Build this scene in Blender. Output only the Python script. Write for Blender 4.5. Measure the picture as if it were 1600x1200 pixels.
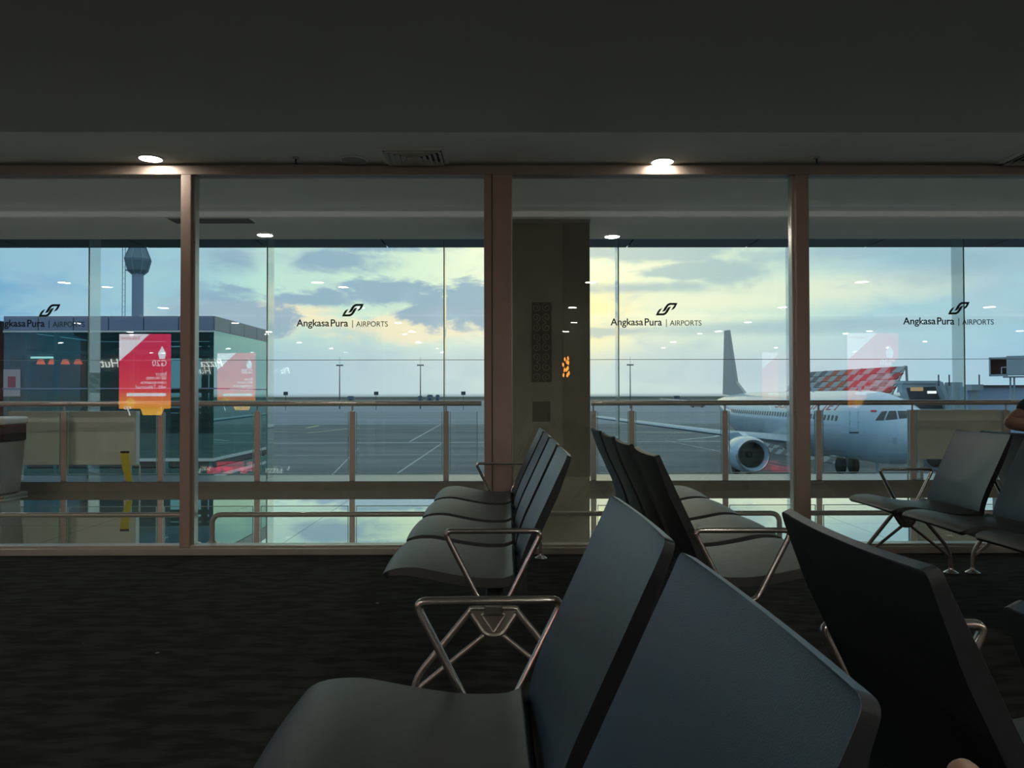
import bpy, bmesh, math, random
from mathutils import Vector, Matrix
random.seed(7)
PI = math.pi
for o in list(bpy.data.objects): bpy.data.objects.remove(o)
S = bpy.context.scene
C = S.collection
# ------------------------------------------------------------------ camera, sky, exposure
H = 1.08            # eye height of the seated viewer
F = 1200.0          # focal length in pixels of the 1600 px wide frame
VX, VY = 793.0, 618.0   # where lines running straight away from the viewer meet
cam = bpy.data.cameras.new('camera'); camo = bpy.data.objects.new('camera', cam); C.objects.link(camo)
cam.sensor_width = 36; cam.lens = 36 * F / 1600; cam.clip_end = 5000; cam.clip_start = 0.02
yaw = math.atan((800 - VX) / F); pitch = math.atan((VY - 600) / F); roll = math.radians(0.1)
camo.location = (0, 0, H)
camo.matrix_world = Matrix.Translation((0, 0, H)) @ Matrix.Rotation(-yaw, 4, 'Z') @ Matrix.Rotation(PI/2 + pitch, 4, 'X') @ Matrix.Rotation(-roll, 4, 'Z')
S.camera = camo
S.view_settings.view_transform = 'Standard'; S.view_settings.look = 'None'
S.view_settings.exposure = 0.0; S.view_settings.gamma = 1.0; S.view_settings.use_curve_mapping = False
S.cycles.use_denoising = True
S.cycles.max_bounces = 10; S.cycles.transparent_max_bounces = 24; S.cycles.glossy_bounces = 5
S.cycles.sample_clamp_indirect = 4.0; S.cycles.blur_glossy = 0.3
S.cycles.caustics_reflective = True; S.cycles.caustics_refractive = False

def at(px, py, d):      # point seen at pixel (px, py) at depth d
    return Vector(((px - VX) / F * d, d, H - (py - VY) / F * d))

class NT:               # tiny node builder
    def __init__(s, tree): s.t = tree; s.n = tree.nodes; s.l = tree.links
    def new(s, typ, **kw):
        n = s.n.new(typ)
        for k, v in kw.items(): setattr(n, k, v)
        return n
    def put(s, sock, v):
        if isinstance(v, bpy.types.NodeSocket): s.l.new(v, sock)
        elif isinstance(v, (tuple, list)) and sock.type == 'RGBA' and len(v) == 3: sock.default_value = (*v, 1)
        else: sock.default_value = v
    def m(s, op, a, b=None, c=None, clamp=False):
        n = s.new('ShaderNodeMath', operation=op, use_clamp=clamp)
        s.put(n.inputs[0], a)
        if b is not None: s.put(n.inputs[1], b)
        if c is not None: s.put(n.inputs[2], c)
        return n.outputs[0]
    def mix(s, f, a, b, blend='MIX'):
        n = s.new('ShaderNodeMix', data_type='RGBA', blend_type=blend)
        s.put(n.inputs[0], f); s.put(n.inputs[6], a); s.put(n.inputs[7], b)
        return n.outputs[2]
    def ss(s, v, a, b):   # smoothstep from a to b
        n = s.new('ShaderNodeMapRange', interpolation_type='SMOOTHSTEP')
        s.put(n.inputs[0], v); n.inputs[1].default_value = a; n.inputs[2].default_value = b
        n.inputs[3].default_value = 0.0; n.inputs[4].default_value = 1.0
        return n.outputs[0]
    def ramp(s, v, stops):
        n = s.new('ShaderNodeValToRGB'); e = n.color_ramp.elements
        while len(e) < len(stops): e.new(0.5)
        for k, (p, c) in enumerate(stops): e[k].position = p; e[k].color = (*c, 1)
        s.put(n.inputs[0], v); return n.outputs[0]

def build_world():
    w = bpy.data.worlds.new('evening_sky'); S.world = w; w.use_nodes = True
    T = NT(w.node_tree); T.n.clear()
    tc = T.new('ShaderNodeTexCoord'); sep = T.new('ShaderNodeSeparateXYZ'); T.l.new(tc.outputs['Generated'], sep.inputs[0])
    x, y, z = sep.outputs
    az = T.m('ARCTAN2', x, y)                    # compass direction, 0 straight out of the windows
    el = T.m('ARCSINE', z)
    A = lambda px: math.atan((px - VX) / F)
    E = lambda px, py: math.atan((VY - py) / math.hypot(F, px - VX))
    comb = T.new('ShaderNodeCombineXYZ'); T.put(comb.inputs[0], az); T.put(comb.inputs[1], T.m('MULTIPLY', el, 2.2)); 
    def noise(scale, detail, off, dist=0.0, rough=0.55):
        mp = T.new('ShaderNodeVectorMath', operation='ADD'); T.l.new(comb.outputs[0], mp.inputs[0]); mp.inputs[1].default_value = off
        n = T.new('ShaderNodeTexNoise'); n.inputs['Scale'].default_value = scale; n.inputs['Detail'].default_value = detail
        n.inputs['Distortion'].default_value = dist; n.inputs['Roughness'].default_value = rough
        T.l.new(mp.outputs[0], n.inputs['Vector']); return n.outputs[0]
    n1 = noise(9, 9, (3.1, 1.7, 0.4), 0.7, .62); n2 = noise(30, 8, (8.1, 2.7, 1.4), 0.6, .62); n3 = noise(3.2, 4, (1, 5, 2))
    azn = T.m('MULTIPLY_ADD', az, 1/1.6, 0.5)    # -0.8..0.8 rad -> 0..1
    P = lambda px: A(px)/1.6 + 0.5
    up = T.ramp(azn, [(0.0, (.12,.30,.52)), (P(60), (.18,.40,.62)), (P(280), (.30,.52,.64)), (P(400), (.50,.72,.66)), (P(600), (.66,.83,.66)),
                      (P(760), (.92,.95,.70)), (P(930), (1.05,.98,.66)), (P(1080), (.80,.86,.66)), (P(1250), (.58,.74,.66)), (P(1400), (.38,.60,.68)), (1.0, (.22,.44,.62))])
    low = T.ramp(azn, [(0.0, (.16,.34,.55)), (P(200), (.24,.43,.62)), (P(420), (.40,.54,.64)), (P(700), (.56,.66,.68)), (P(950), (.60,.68,.67)),
                       (P(1250), (.50,.61,.68)), (P(1500), (.38,.57,.70)), (1.0, (.26,.48,.66))])
    base = T.mix(T.ss(el, 0.035, 0.10), low, up)
    # broad high overcast above the visible strip
    base = T.mix(T.ss(el, 0.22, 0.7), base, (.46,.60,.74))
    wob = T.m('SUBTRACT', n1, 0.5); wob2 = T.m('SUBTRACT', n2, 0.5)
    def blob(px, py, w, h, soft=0.5, kn=2.0, kf=1.5):
        dx = T.m('DIVIDE', T.m('SUBTRACT', az, A(px)), w / F); dy = T.m('DIVIDE', T.m('SUBTRACT', el, E(px, py)), h / F)
        r = T.m('SQRT', T.m('ADD', T.m('MULTIPLY', dx, dx), T.m('MULTIPLY', dy, dy)))
        r = T.m('ADD', r, T.m('ADD', T.m('MULTIPLY', wob, kn*1.6), T.m('MULTIPLY', wob2, kf)))
        return T.m('SUBTRACT', 1.0, T.ss(r, 1.0 - soft, 1.0 + soft))
    def union(L):
        v = L[0]
        for q in L[1:]: v = T.m('MAXIMUM', v, q)
        return v
    # golden band and glow where the sun has just gone
    warm = union([blob(640, 512, 150, 22, .6), blob(420, 492, 110, 15, .5), blob(800, 508, 120, 20, .6)])
    base = T.mix(T.m('MULTIPLY', warm, .75), base, (1.0, .80, .54))
    glow = blob(925, 495, 60, 50, .9, .3, .2)
    base = T.mix(T.m('MULTIPLY', glow, .8), base, (1.15, .95, .46))
    glow2 = blob(905, 400, 120, 40, .9, .3, .2)
    base = T.mix(T.m('MULTIPLY', glow2, .5), base, (1.2, 1.15, .80))
    streak = union([blob(985, 500, 160, 10, .6, .6, .4), blob(1150, 470, 130, 12, .8, .8, .4), blob(1330, 450, 150, 22, .8, .8, .5)])
    base = T.mix(T.m('MULTIPLY', streak, .5), base, (.98, .92, .66))
    # blue-grey clouds
    cl = union([blob(600, 458, 105, 22, .28), blob(500, 468, 60, 7, .4), blob(740, 478, 55, 36, .28), blob(690, 488, 70, 14, .3), blob(330, 495, 60, 42, .3), blob(395, 500, 55, 22, .3),
                blob(520, 405, 75, 17, .6), blob(585, 385, 90, 8, .6), blob(360, 400, 40, 22, .7)])
    base = T.mix(T.m('MULTIPLY', cl, .88), base, (.27, .40, .54))
    cl2 = union([blob(1010, 392, 130, 14, .5), blob(1075, 424, 55, 10, .4), blob(1150, 424, 45, 18, .5), blob(1330, 392, 150, 16, .6), blob(1520, 400, 120, 30, .7),
                 blob(1000, 450, 90, 7, .8), blob(1280, 510, 240, 10, .7, .8, .4), blob(960, 518, 90, 7, .5)])
    base = T.mix(T.m('MULTIPLY', cl2, .62), base, (.30, .44, .54))
    left = union([blob(60, 400, 120, 35, .7), blob(210, 430, 60, 50, .8), blob(180, 380, 110, 16, .8), blob(100, 470, 60, 20, .8)])
    base = T.mix(T.m('MULTIPLY', left, .45), base, (.44, .64, .68))
    # fine wisps everywhere
    wisp = T.ss(n1, .48, .66); base = T.mix(T.m('MULTIPLY', wisp, .34), base, (.42, .52, .62))
    wisp2 = T.ss(n3, .5, .75); base = T.mix(T.m('MULTIPLY', wisp2, .20), base, (.80, .88, .78))
    horizon = T.m('SUBTRACT', 1.0, T.ss(el, -0.002, 0.004))
    base = T.mix(horizon, base, (.24, .32, .36))
    bg = T.new('ShaderNodeBackground'); T.put(bg.inputs[0], base); bg.inputs[1].default_value = 1.25
    out = T.new('ShaderNodeOutputWorld'); T.l.new(bg.outputs[0], out.inputs[0])
    w.cycles.sampling_method = 'MANUAL'; w.cycles.sample_map_resolution = 1024
build_world()
def portal(loc, rot, sx, sy):     # guides the sky light through the window wall
    l = bpy.data.lights.new('window_portal', 'AREA'); l.shape = 'RECTANGLE'; l.size = sx; l.size_y = sy; l.cycles.is_portal = True
    o = bpy.data.objects.new('window_portal', l); o.location = loc; o.rotation_euler = rot; C.objects.link(o)
portal((0, 9.7, 1.7), (-PI/2, 0, 0), 26, 3.2)

# ------------------------------------------------------------------ materials
MATS = {}
def mat(name, col, rough=.5, metal=0., var=.08, scale=30., bump=0., bscale=200., spec=.5, coat=0., emit=None, estr=0.):
    if name in MATS: return MATS[name]
    m = bpy.data.materials.new(name); m.use_nodes = True; T = NT(m.node_tree)
    b = T.n['Principled BSDF']
    tc = T.new('ShaderNodeTexCoord'); n = T.new('ShaderNodeTexNoise'); n.inputs['Scale'].default_value = scale; n.inputs['Detail'].default_value = 5
    T.l.new(tc.outputs['Object'], n.inputs['Vector'])
    c2 = tuple(max(0, c * (1 - 2*var)) for c in col); c1 = tuple(c * (1 + 2*var) for c in col)
    T.put(b.inputs['Base Color'], T.mix(n.outputs[0], c2, c1))
    T.put(b.inputs['Roughness'], T.m('MULTIPLY_ADD', n.outputs[0], .12, rough - .06))
    b.inputs['Metallic'].default_value = metal; b.inputs['Specular IOR Level'].default_value = spec; b.inputs['Coat Weight'].default_value = coat
    if bump:
        n2 = T.new('ShaderNodeTexNoise'); n2.inputs['Scale'].default_value = bscale; n2.inputs['Detail'].default_value = 3
        T.l.new(tc.outputs['Object'], n2.inputs['Vector']); bp = T.new('ShaderNodeBump'); bp.inputs['Strength'].default_value = bump; bp.inputs['Distance'].default_value = .004
        T.l.new(n2.outputs[0], bp.inputs['Height']); T.l.new(bp.outputs[0], b.inputs['Normal'])
    if emit: b.inputs['Emission Color'].default_value = (*emit, 1); b.inputs['Emission Strength'].default_value = estr
    MATS[name] = m; return m
def glass(name, tint, f0=.04, rough=0.0, haze=0., hazecol=(.5,.6,.6), power=5.0, gcol=(1,1,1)):
    m = bpy.data.materials.new(name); m.use_nodes = True; T = NT(m.node_tree); T.n.clear()
    lw = T.new('ShaderNodeLayerWeight'); lw.inputs[0].default_value = .5
    fac = T.m('MULTIPLY_ADD', T.m('POWER', lw.outputs['Facing'], power), 1 - f0, f0, clamp=True)
    tr = T.new('ShaderNodeBsdfTransparent'); tr.inputs[0].default_value = (*tint, 1)
    gl = T.new('ShaderNodeBsdfGlossy'); gl.inputs['Roughness'].default_value = rough; gl.inputs[0].default_value = (*gcol, 1)
    mx = T.new('ShaderNodeMixShader'); T.put(mx.inputs[0], fac); T.l.new(tr.outputs[0], mx.inputs[1]); T.l.new(gl.outputs[0], mx.inputs[2])
    last = mx.outputs[0]
    if haze:
        df = T.new('ShaderNodeBsdfDiffuse'); df.inputs[0].default_value = (*hazecol, 1)
        m2 = T.new('ShaderNodeMixShader'); m2.inputs[0].default_value = haze; T.l.new(last, m2.inputs[1]); T.l.new(df.outputs[0], m2.inputs[2]); last = m2.outputs[0]
    out = T.new('ShaderNodeOutputMaterial'); T.l.new(last, out.inputs[0]); MATS[name] = m; return m
def glow(name, col, strength):
    if name in MATS: return MATS[name]
    m = bpy.data.materials.new(name); m.use_nodes = True; T = NT(m.node_tree); T.n.clear()
    e = T.new('ShaderNodeEmission'); e.inputs[0].default_value = (*col, 1); e.inputs[1].default_value = strength
    out = T.new('ShaderNodeOutputMaterial'); T.l.new(e.outputs[0], out.inputs[0]); MATS[name] = m; return m
def polished(name, col, grout, tile, f0, power, rough):
    m = bpy.data.materials.new(name); m.use_nodes = True; T = NT(m.node_tree); T.n.clear()
    geo = T.new('ShaderNodeNewGeometry'); sep = T.new('ShaderNodeSeparateXYZ'); T.l.new(geo.outputs['Position'], sep.inputs[0])
    def line(s):
        f = T.m('FRACT', T.m('ADD', T.m('DIVIDE', s, tile), 100.33)); return T.m('LESS_THAN', T.m('ABSOLUTE', T.m('SUBTRACT', f, .5)), .0035/tile)
    g = T.m('MAXIMUM', line(sep.outputs[0]), line(sep.outputs[1]))
    n = T.new('ShaderNodeTexNoise'); n.inputs['Scale'].default_value = 2.5; n.inputs['Detail'].default_value = 6; T.l.new(geo.outputs['Position'], n.inputs['Vector'])
    base = T.mix(g, T.mix(n.outputs[0], tuple(c*.85 for c in col), tuple(c*1.15 for c in col)), grout)
    lw = T.new('ShaderNodeLayerWeight'); lw.inputs[0].default_value = .5
    fac = T.m('MULTIPLY_ADD', T.m('POWER', lw.outputs['Facing'], power), 1 - f0, f0, clamp=True)
    fac = T.m('MULTIPLY', fac, T.m('SUBTRACT', 1, T.m('MULTIPLY', g, .45)))
    df = T.new('ShaderNodeBsdfDiffuse'); T.put(df.inputs[0], base)
    gl = T.new('ShaderNodeBsdfGlossy'); gl.inputs['Roughness'].default_value = rough; gl.inputs[0].default_value = (.95, .97, .93, 1)
    mx = T.new('ShaderNodeMixShader'); T.put(mx.inputs[0], fac); T.l.new(df.outputs[0], mx.inputs[1]); T.l.new(gl.outputs[0], mx.inputs[2])
    out = T.new('ShaderNodeOutputMaterial'); T.l.new(mx.outputs[0], out.inputs[0]); MATS[name] = m; return m

M_frame = mat('mullion_metal', (.44,.35,.30), .45, .15, .05, 8)
M_sill = mat('sill_metal', (.44,.45,.40), .32, .2, .04, 10)
M_light_edge = mat('frame_edge', (.55,.53,.47), .3, .5, .04)
M_ceil = mat('ceiling_paint', (.88,.87,.80), .8, 0, .03, 3)
M_drop = mat('dropped_ceiling_paint', (.70,.68,.62), .85, 0, .04, 2)
M_canopy = mat('canopy_panel', (.05,.075,.09), .5, .2, .05, 4)
M_kerb = mat('kerb_stone', (.17,.16,.135), .4, 0, .1, 6)
M_kerbtop = mat('kerb_cap', (.10,.12,.12), .3, .3, .06, 10)
M_steel = mat('brushed_steel', (.50,.46,.42), .36, .6, .05, 60)
M_chrome = mat('polished_alloy', (.62,.60,.56), .22, .95, .03, 20)
M_alloy = mat('grey_alloy', (.38,.37,.34), .38, .85, .06, 25)
M_alloy_dark = mat('dark_alloy', (.14,.14,.13), .45, .6, .08, 25)
M_pad = mat('navy_vinyl', (.023,.050,.080), .36, 0, .10, 60, .12, 500, spec=.8)
M_shell = mat('charcoal_shell', (.016,.022,.026), .5, 0, .1, 50, .1, 400)
M_seat = mat('black_seat_vinyl', (.024,.028,.027), .43, 0, .10, 40, .18, 500, spec=.42)
M_stone = mat('dark_stone', (.31,.31,.25), .38, 0, .12, 4)
M_plinth = mat('plinth_stone', (.36,.34,.27), .3, 0, .08, 5)
M_relief = mat('carved_relief', (.30,.295,.24), .45, .2, .08, 30)
M_relief_dark = mat('carved_ground', (.13,.13,.10), .6, 0, .08, 30)
M_panel = mat('barrier_laminate', (.74,.74,.66), .45, 0, .05, 5)
M_panelshade = mat('barrier_shade_band', (.58,.58,.52), .45, 0, .05, 5)
M_white = mat('white_enamel', (.62,.65,.62), .35, 0, .04, 10)
M_black = mat('black_plastic', (.012,.014,.015), .4, 0, .1, 20)
M_yellow = mat('yellow_strap', (.50,.46,.03), .5, 0, .08, 20)
M_wall = mat('hall_wall', (.46,.43,.38), .7, 0, .1, 1)
M_navy_ink = mat('navy_vinyl_letters', (.008,.030,.075), .6, 0, .03)
M_green_ink = mat('green_vinyl_letters', (.03,.10,.045), .6, 0, .03)
G_in = glass('partition_glass', (.98,.995,.985), .04)
G_out = glass('facade_glass', (.97,.99,.985), .035)
G_rail = glass('railing_glass', (.95,.975,.97), .03)
G_fin = glass('fin_glass', (.97,1,.985), .06, haze=.16, hazecol=(.80,.97,.88), power=3)
M_glassedge = mat('glass_edge', (.30,.46,.42), .25, 0, .05, 20)
G_kiosk = glass('kiosk_glass', (.50,.66,.66), .08, haze=.10, hazecol=(.05,.26,.27), gcol=(.6,1,1))
G_kiosk2 = glass('kiosk_side_glass', (.10,.26,.27), .28, power=2.0, haze=.22, hazecol=(.04,.30,.30), gcol=(.72,1,.94))

# ------------------------------------------------------------------ mesh helpers
def tag(o, label=None, cat=None, group=None, kind=None):
    if label: o['label'] = label
    if cat: o['category'] = cat
    if group: o['group'] = group
    if kind: o['kind'] = kind
    return o
def thing(name, label, cat, loc=(0,0,0), rz=0, group=None):
    o = bpy.data.objects.new(name, None); C.objects.link(o); o.location = loc; o.rotation_euler = (0, 0, rz); o.empty_display_size = .1
    return tag(o, label, cat, group)
def obj(name, bm, m, parent=None, smooth=False, bevel=0., seg=2, loc=None, rz=0):
    me = bpy.data.meshes.new(name); bmesh.ops.recalc_face_normals(bm, faces=bm.faces); bm.to_mesh(me); bm.free()
    for q in (m if isinstance(m, (list, tuple)) else [m]): me.materials.append(q)
    o = bpy.data.objects.new(name, me); C.objects.link(o)
    if parent: o.parent = parent
    if loc: o.location = loc
    if rz: o.rotation_euler = (0, 0, rz)
    if smooth:
        for p in me.polygons: p.use_smooth = True
        me.set_sharp_from_angle(angle=math.radians(38))
    if bevel:
        b = o.modifiers.new('bevel', 'BEVEL'); b.width = bevel; b.segments = seg; b.limit_method = 'ANGLE'; b.angle_limit = math.radians(40)
    return o
def box(bm, x0, x1, y0, y1, z0, z1, mi=0):
    vs = [bm.verts.new(p) for p in ((x0,y0,z0),(x1,y0,z0),(x1,y1,z0),(x0,y1,z0),(x0,y0,z1),(x1,y0,z1),(x1,y1,z1),(x0,y1,z1))]
    for f in ((0,3,2,1),(4,5,6,7),(0,1,5,4),(1,2,6,5),(2,3,7,6),(3,0,4,7)):
        q = bm.faces.new([vs[i] for i in f]); q.material_index = mi
    return bm
def B(*a, bm=None, mi=0):
    return box(bm or bmesh.new(), *a, mi=mi)
def fillet(pts, r, n=5, closed=False):
    out = []; N = len(pts)
    for i, p in enumerate(pts):
        p = Vector(p)
        if not closed and i in (0, N-1): out.append(p); continue
        a = Vector(pts[i-1]); b = Vector(pts[(i+1) % N]); da = (a-p); db = (b-p); rr = min(r, da.length*.45, db.length*.45)
        s = p + da.normalized()*rr; e = p + db.normalized()*rr
        for k in range(n+1):
            t = k/n; out.append(s*(1-t)**2 + p*2*t*(1-t) + e*t*t)
    return out
def tube(bm, pts, r, n=10, closed=False, ry=None, mi=0, caps=True):
    pts = [Vector(p) for p in pts]; N = len(pts); rings = []; ry = ry or r
    rad = r if isinstance(r, (list, tuple)) else None
    up = None
    for i, p in enumerate(pts):
        if closed: t = (pts[(i+1) % N] - pts[i-1]).normalized()
        else: t = (pts[min(i+1, N-1)] - pts[max(i-1, 0)]).normalized()
        if up is None:
            up = Vector((0, 0, 1)) if abs(t.z) < .9 else Vector((0, 1, 0))
        u = (up - t*up.dot(t)).normalized(); v = t.cross(u); up = u
        a, b = (rad[i], rad[i]) if rad else (r, ry)
        rings.append([bm.verts.new(p + u*math.cos(2*PI*k/n)*a + v*math.sin(2*PI*k/n)*b) for k in range(n)])
    for i in range(N if closed else N-1):
        A_, B_ = rings[i], rings[(i+1) % N]
        for k in range(n):
            f = bm.faces.new((A_[k], A_[(k+1) % n], B_[(k+1) % n], B_[k])); f.material_index = mi
    if caps and not closed:
        bm.faces.new(rings[0][::-1]).material_index = mi; bm.faces.new(rings[-1]).material_index = mi
    return bm
def lathe(bm, prof, c=(0,0,0), n=24, axis='Z', mi=0, loop=False, open_=False):    # prof: (radius, height)
    c = Vector(c); rings = []
    for r, h in prof:
        ring = []
        for k in range(n):
            a = 2*PI*k/n; x, y = r*math.cos(a), r*math.sin(a)
            ring.append(bm.verts.new(c + (Vector((x, y, h)) if axis == 'Z' else Vector((x, h, y)) if axis == 'Y' else Vector((h, x, y)))))
        rings.append(ring)
    for i in range(len(rings)-1):
        for k in range(n):
            f = bm.faces.new((rings[i][k], rings[i][(k+1) % n], rings[i+1][(k+1) % n], rings[i+1][k])); f.material_index = mi
    if loop:
        for k in range(n): bm.faces.new((rings[-1][k], rings[-1][(k+1) % n], rings[0][(k+1) % n], rings[0][k])).material_index = mi
    if loop or open_: return bm
    if prof[0][0] > 1e-4: bm.faces.new(rings[0][::-1]).material_index = mi
    if prof[-1][0] > 1e-4: bm.faces.new(rings[-1]).material_index = mi
    bmesh.ops.remove_doubles(bm, verts=bm.verts, dist=1e-5)
    return bm
def prism(bm, poly, axis, a, b, mi=0):   # poly extruded along axis
    def P(p, h):
        return {'Y': (p[0], h, p[1]), 'X': (h, p[0], p[1]), 'Z': (p[0], p[1], h)}[axis]
    A_ = [bm.verts.new(P(p, a)) for p in poly]; B_ = [bm.verts.new(P(p, b)) for p in poly]; n = len(poly)
    f1 = bm.faces.new(A_); f2 = bm.faces.new(B_[::-1]); f1.material_index = f2.material_index = mi
    for k in range(n): bm.faces.new((A_[k], B_[k], B_[(k+1) % n], A_[(k+1) % n])).material_index = mi
    return bm
def text_bm(s, size=1., extrude=.002, spacing=1.0, offset=0., shear=0.):
    cu = bpy.data.curves.new('lettering', 'FONT'); cu.body = s; cu.size = size; cu.extrude = extrude; cu.space_character = spacing; cu.offset = offset; cu.shear = shear
    o = bpy.data.objects.new('lettering', cu); C.objects.link(o); bpy.context.view_layer.update()
    me = bpy.data.meshes.new_from_object(o.evaluated_get(bpy.context.evaluated_depsgraph_get()))
    bm = bmesh.new(); bm.from_mesh(me); bpy.data.objects.remove(o); bpy.data.meshes.remove(me); bpy.data.curves.remove(cu)
    return bm
def fit(bm, x0, x1, z0=None, z1=None):      # rescale lettering in its own x/y to the wanted width (and height)
    xs = [v.co.x for v in bm.verts]; ys = [v.co.y for v in bm.verts]; a, b = min(xs), max(xs); c, d = min(ys), max(ys)
    k = (x1-x0)/(b-a); kz = k if z1 is None else (z1-z0)/(d-c)
    for v in bm.verts: v.co.x = x0 + (v.co.x-a)*k; v.co.y = (z0 or 0) + (v.co.y-(c if z1 is not None else 0))*kz
    return bm
def copy_tree(o, parent=None):
    c = o.copy(); C.objects.link(c)
    if parent: c.parent = parent
    for ch in [q for q in bpy.data.objects if q.parent == o]: copy_tree(ch, c)
    return c
def struct(name, bm, m, **k):
    return tag(obj(name, bm, m, **k), kind='structure')

# ------------------------------------------------------------------ room shell
D = 5.31             # glass partition
XW = 14.5            # half width of the hall
YB = -16.0           # back wall of the hall
ZC = 2.673           # ceiling
def carpet():
    m = bpy.data.materials.new('carpet'); m.use_nodes = True; T = NT(m.node_tree); b = T.n['Principled BSDF']
    geo = T.new('ShaderNodeNewGeometry'); mp = T.new('ShaderNodeMapping'); mp.inputs['Scale'].default_value = (1.8, 5, 1); T.l.new(geo.outputs['Position'], mp.inputs[0])
    n = T.new('ShaderNodeTexNoise'); n.inputs['Scale'].default_value = 3.2; n.inputs['Detail'].default_value = 8; T.l.new(mp.outputs[0], n.inputs['Vector'])
    n2 = T.new('ShaderNodeTexNoise'); n2.inputs['Scale'].default_value = 420; n2.inputs['Detail'].default_value = 2; T.l.new(geo.outputs['Position'], n2.inputs['Vector'])
    c = T.mix(T.ss(n.outputs[0], .40, .62), (.015,.0145,.012), (.042,.044,.037))
    c = T.mix(T.m('MULTIPLY', n2.outputs[0], .6), c, (.022,.022,.020)); T.put(b.inputs['Base Color'], c)
    vo = T.new('ShaderNodeTexVoronoi'); vo.inputs['Scale'].default_value = 2.3; T.l.new(geo.outputs['Position'], vo.inputs['Vector'])
    T.put(b.inputs['Base Color'], T.mix(T.m('LESS_THAN', vo.outputs[0], .022), c, (.30,.28,.24)))   # crumbs of lint
    b.inputs['Roughness'].default_value = .95; b.inputs['Specular IOR Level'].default_value = .15
    bp = T.new('ShaderNodeBump'); bp.inputs['Strength'].default_value = .5; bp.inputs['Distance'].default_value = .004; T.l.new(n2.outputs[0], bp.inputs['Height']); T.l.new(bp.outputs[0], b.inputs['Normal'])
    return m
struct('floor', B(-XW, XW, YB, D-.03, -.2, 0), carpet())
struct('floor_corridor', B(-XW, XW, D+.03, 8.79, -.2, 0), polished('polished_tile', (.26,.25,.22), (.05,.05,.045), .9, .45, 2.2, .012))
struct('ceiling_hall', B(-XW, XW, -7.0, 4.18, 2.52, 2.67), M_drop)
struct('ceiling', B(-XW, XW, 4.18, 7.80, ZC, ZC+.12), M_ceil)
struct('ceiling_atrium', B(-XW, XW, YB, -7.0, 4.3, 4.5), M_drop)
struct('ceiling_window_bay', B(-XW, XW, 7.80, 9.45, 3.08, 3.2), M_canopy)
struct('trim_ceiling_step', B(-XW, XW, 7.80, 7.86, ZC+.12, 3.08), M_canopy)
struct('wall_left', B(-XW-.2, -XW, YB, 9.5, -.2, 4.5), M_wall)
struct('wall_right', B(XW, XW+.2, YB, 9.5, -.2, 4.5), M_wall)
struct('wall_back', B(-XW, XW, YB-.2, YB, -.2, 4.5), M_wall)
struct('wall_atrium', B(-XW, XW, -7.0, -6.9, 2.67, 4.3), M_wall)
# canopy outside with panel joints
bm = bmesh.new()
for k in range(-9, 9):
    box(bm, k*1.6+.01, (k+1)*1.6-.01, 9.45, 10.25, 3.06, 3.10)
box(bm, -XW, XW, 9.45, 10.25, 3.10, 3.25)
struct('trim_canopy', bm, M_canopy)
# kerb under the facade
struct('trim_kerb', B(-XW, XW, 8.79, 9.55, -.2, .095), M_kerb, bevel=.004)
struct('trim_kerb_cap', B(-XW, XW, 8.80, 9.50, .095, .103), M_kerbtop)
# stone pillar in the corridor
struct('pillar', B(-.18, .745, 6.93, 7.60, .35, ZC), M_stone, bevel=.006)
struct('trim_pillar_base', B(-.185, .74, 6.925, 7.60, 0, .35), M_plinth, bevel=.004)
struct('trim_pillar_head', B(-.185, .75, 6.92, 7.60, ZC-.03, ZC), M_stone)
struct('trim_pillar_panel', B(.502, .745, 6.918, 6.932, .35, ZC-.03), mat('polished_dark_stone', (.24,.235,.185), .22, 0, .1, 4, spec=.35))

# ------------------------------------------------------------------ glass partition (windows 1..4)
fy0, fy1 = D-.06, D+.05
ztop = H + 356/F*D      # top of head rail
struct('trim_head_rail', B(-XW, XW, fy0, fy1, H+343/F*D, H+357/F*D), M_frame, bevel=.003)
struct('trim_head_packer', B(-XW, XW, D-.03, D+.03, H+357/F*D, ZC), M_frame)
struct('trim_sill', B(-XW, XW, fy0-.02, fy1+.01, 0, .046), M_sill, bevel=.004)
struct('trim_sill_bead', B(-XW, XW, fy0+.01, fy1-.01, .046, .062), M_light_edge, bevel=.003)
zg0, zg1 = .062, H+343/F*D
def mull(n, a, b, edge=True):
    bm = B(a, b, fy0, fy1, .046, zg1, bm=None)
    o = struct('trim_mullion_%d' % n, bm, M_frame, bevel=.004)
mullX = [(-6.55,-6.48), (-4.40,-4.33), (-2.235,-2.165), (-.160,.030), (1.985,2.075), (4.16,4.24), (6.35,6.43)]
for i, (a, b) in enumerate(mullX): mull(i+1, a, b)
# pale glazing beads along mullions
beads = []
for i, (a, b) in enumerate(mullX):
    side = -1 if a > 1 else 1
    x = b if side > 0 else a
    if i == 3: 
        struct('trim_bead_4', B(b, b+.006, D-.03, D+.03, .062, zg1), M_light_edge); continue
    struct('trim_bead_%d' % (i+1), B(min(x, x+side*.018), max(x, x+side*.018), D-.025, D+.04, .062, zg1), M_light_edge)
struct('trim_mullion_groove', B(-.108, -.102, fy0-.004, fy0, .046, zg1), mat('groove', (.05,.04,.035), .6))
for i in range(len(mullX)-1):
    struct('window_%d' % (i+1), B(mullX[i][1], mullX[i+1][0], D-.005, D+.005, zg0, zg1), G_in)
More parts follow.
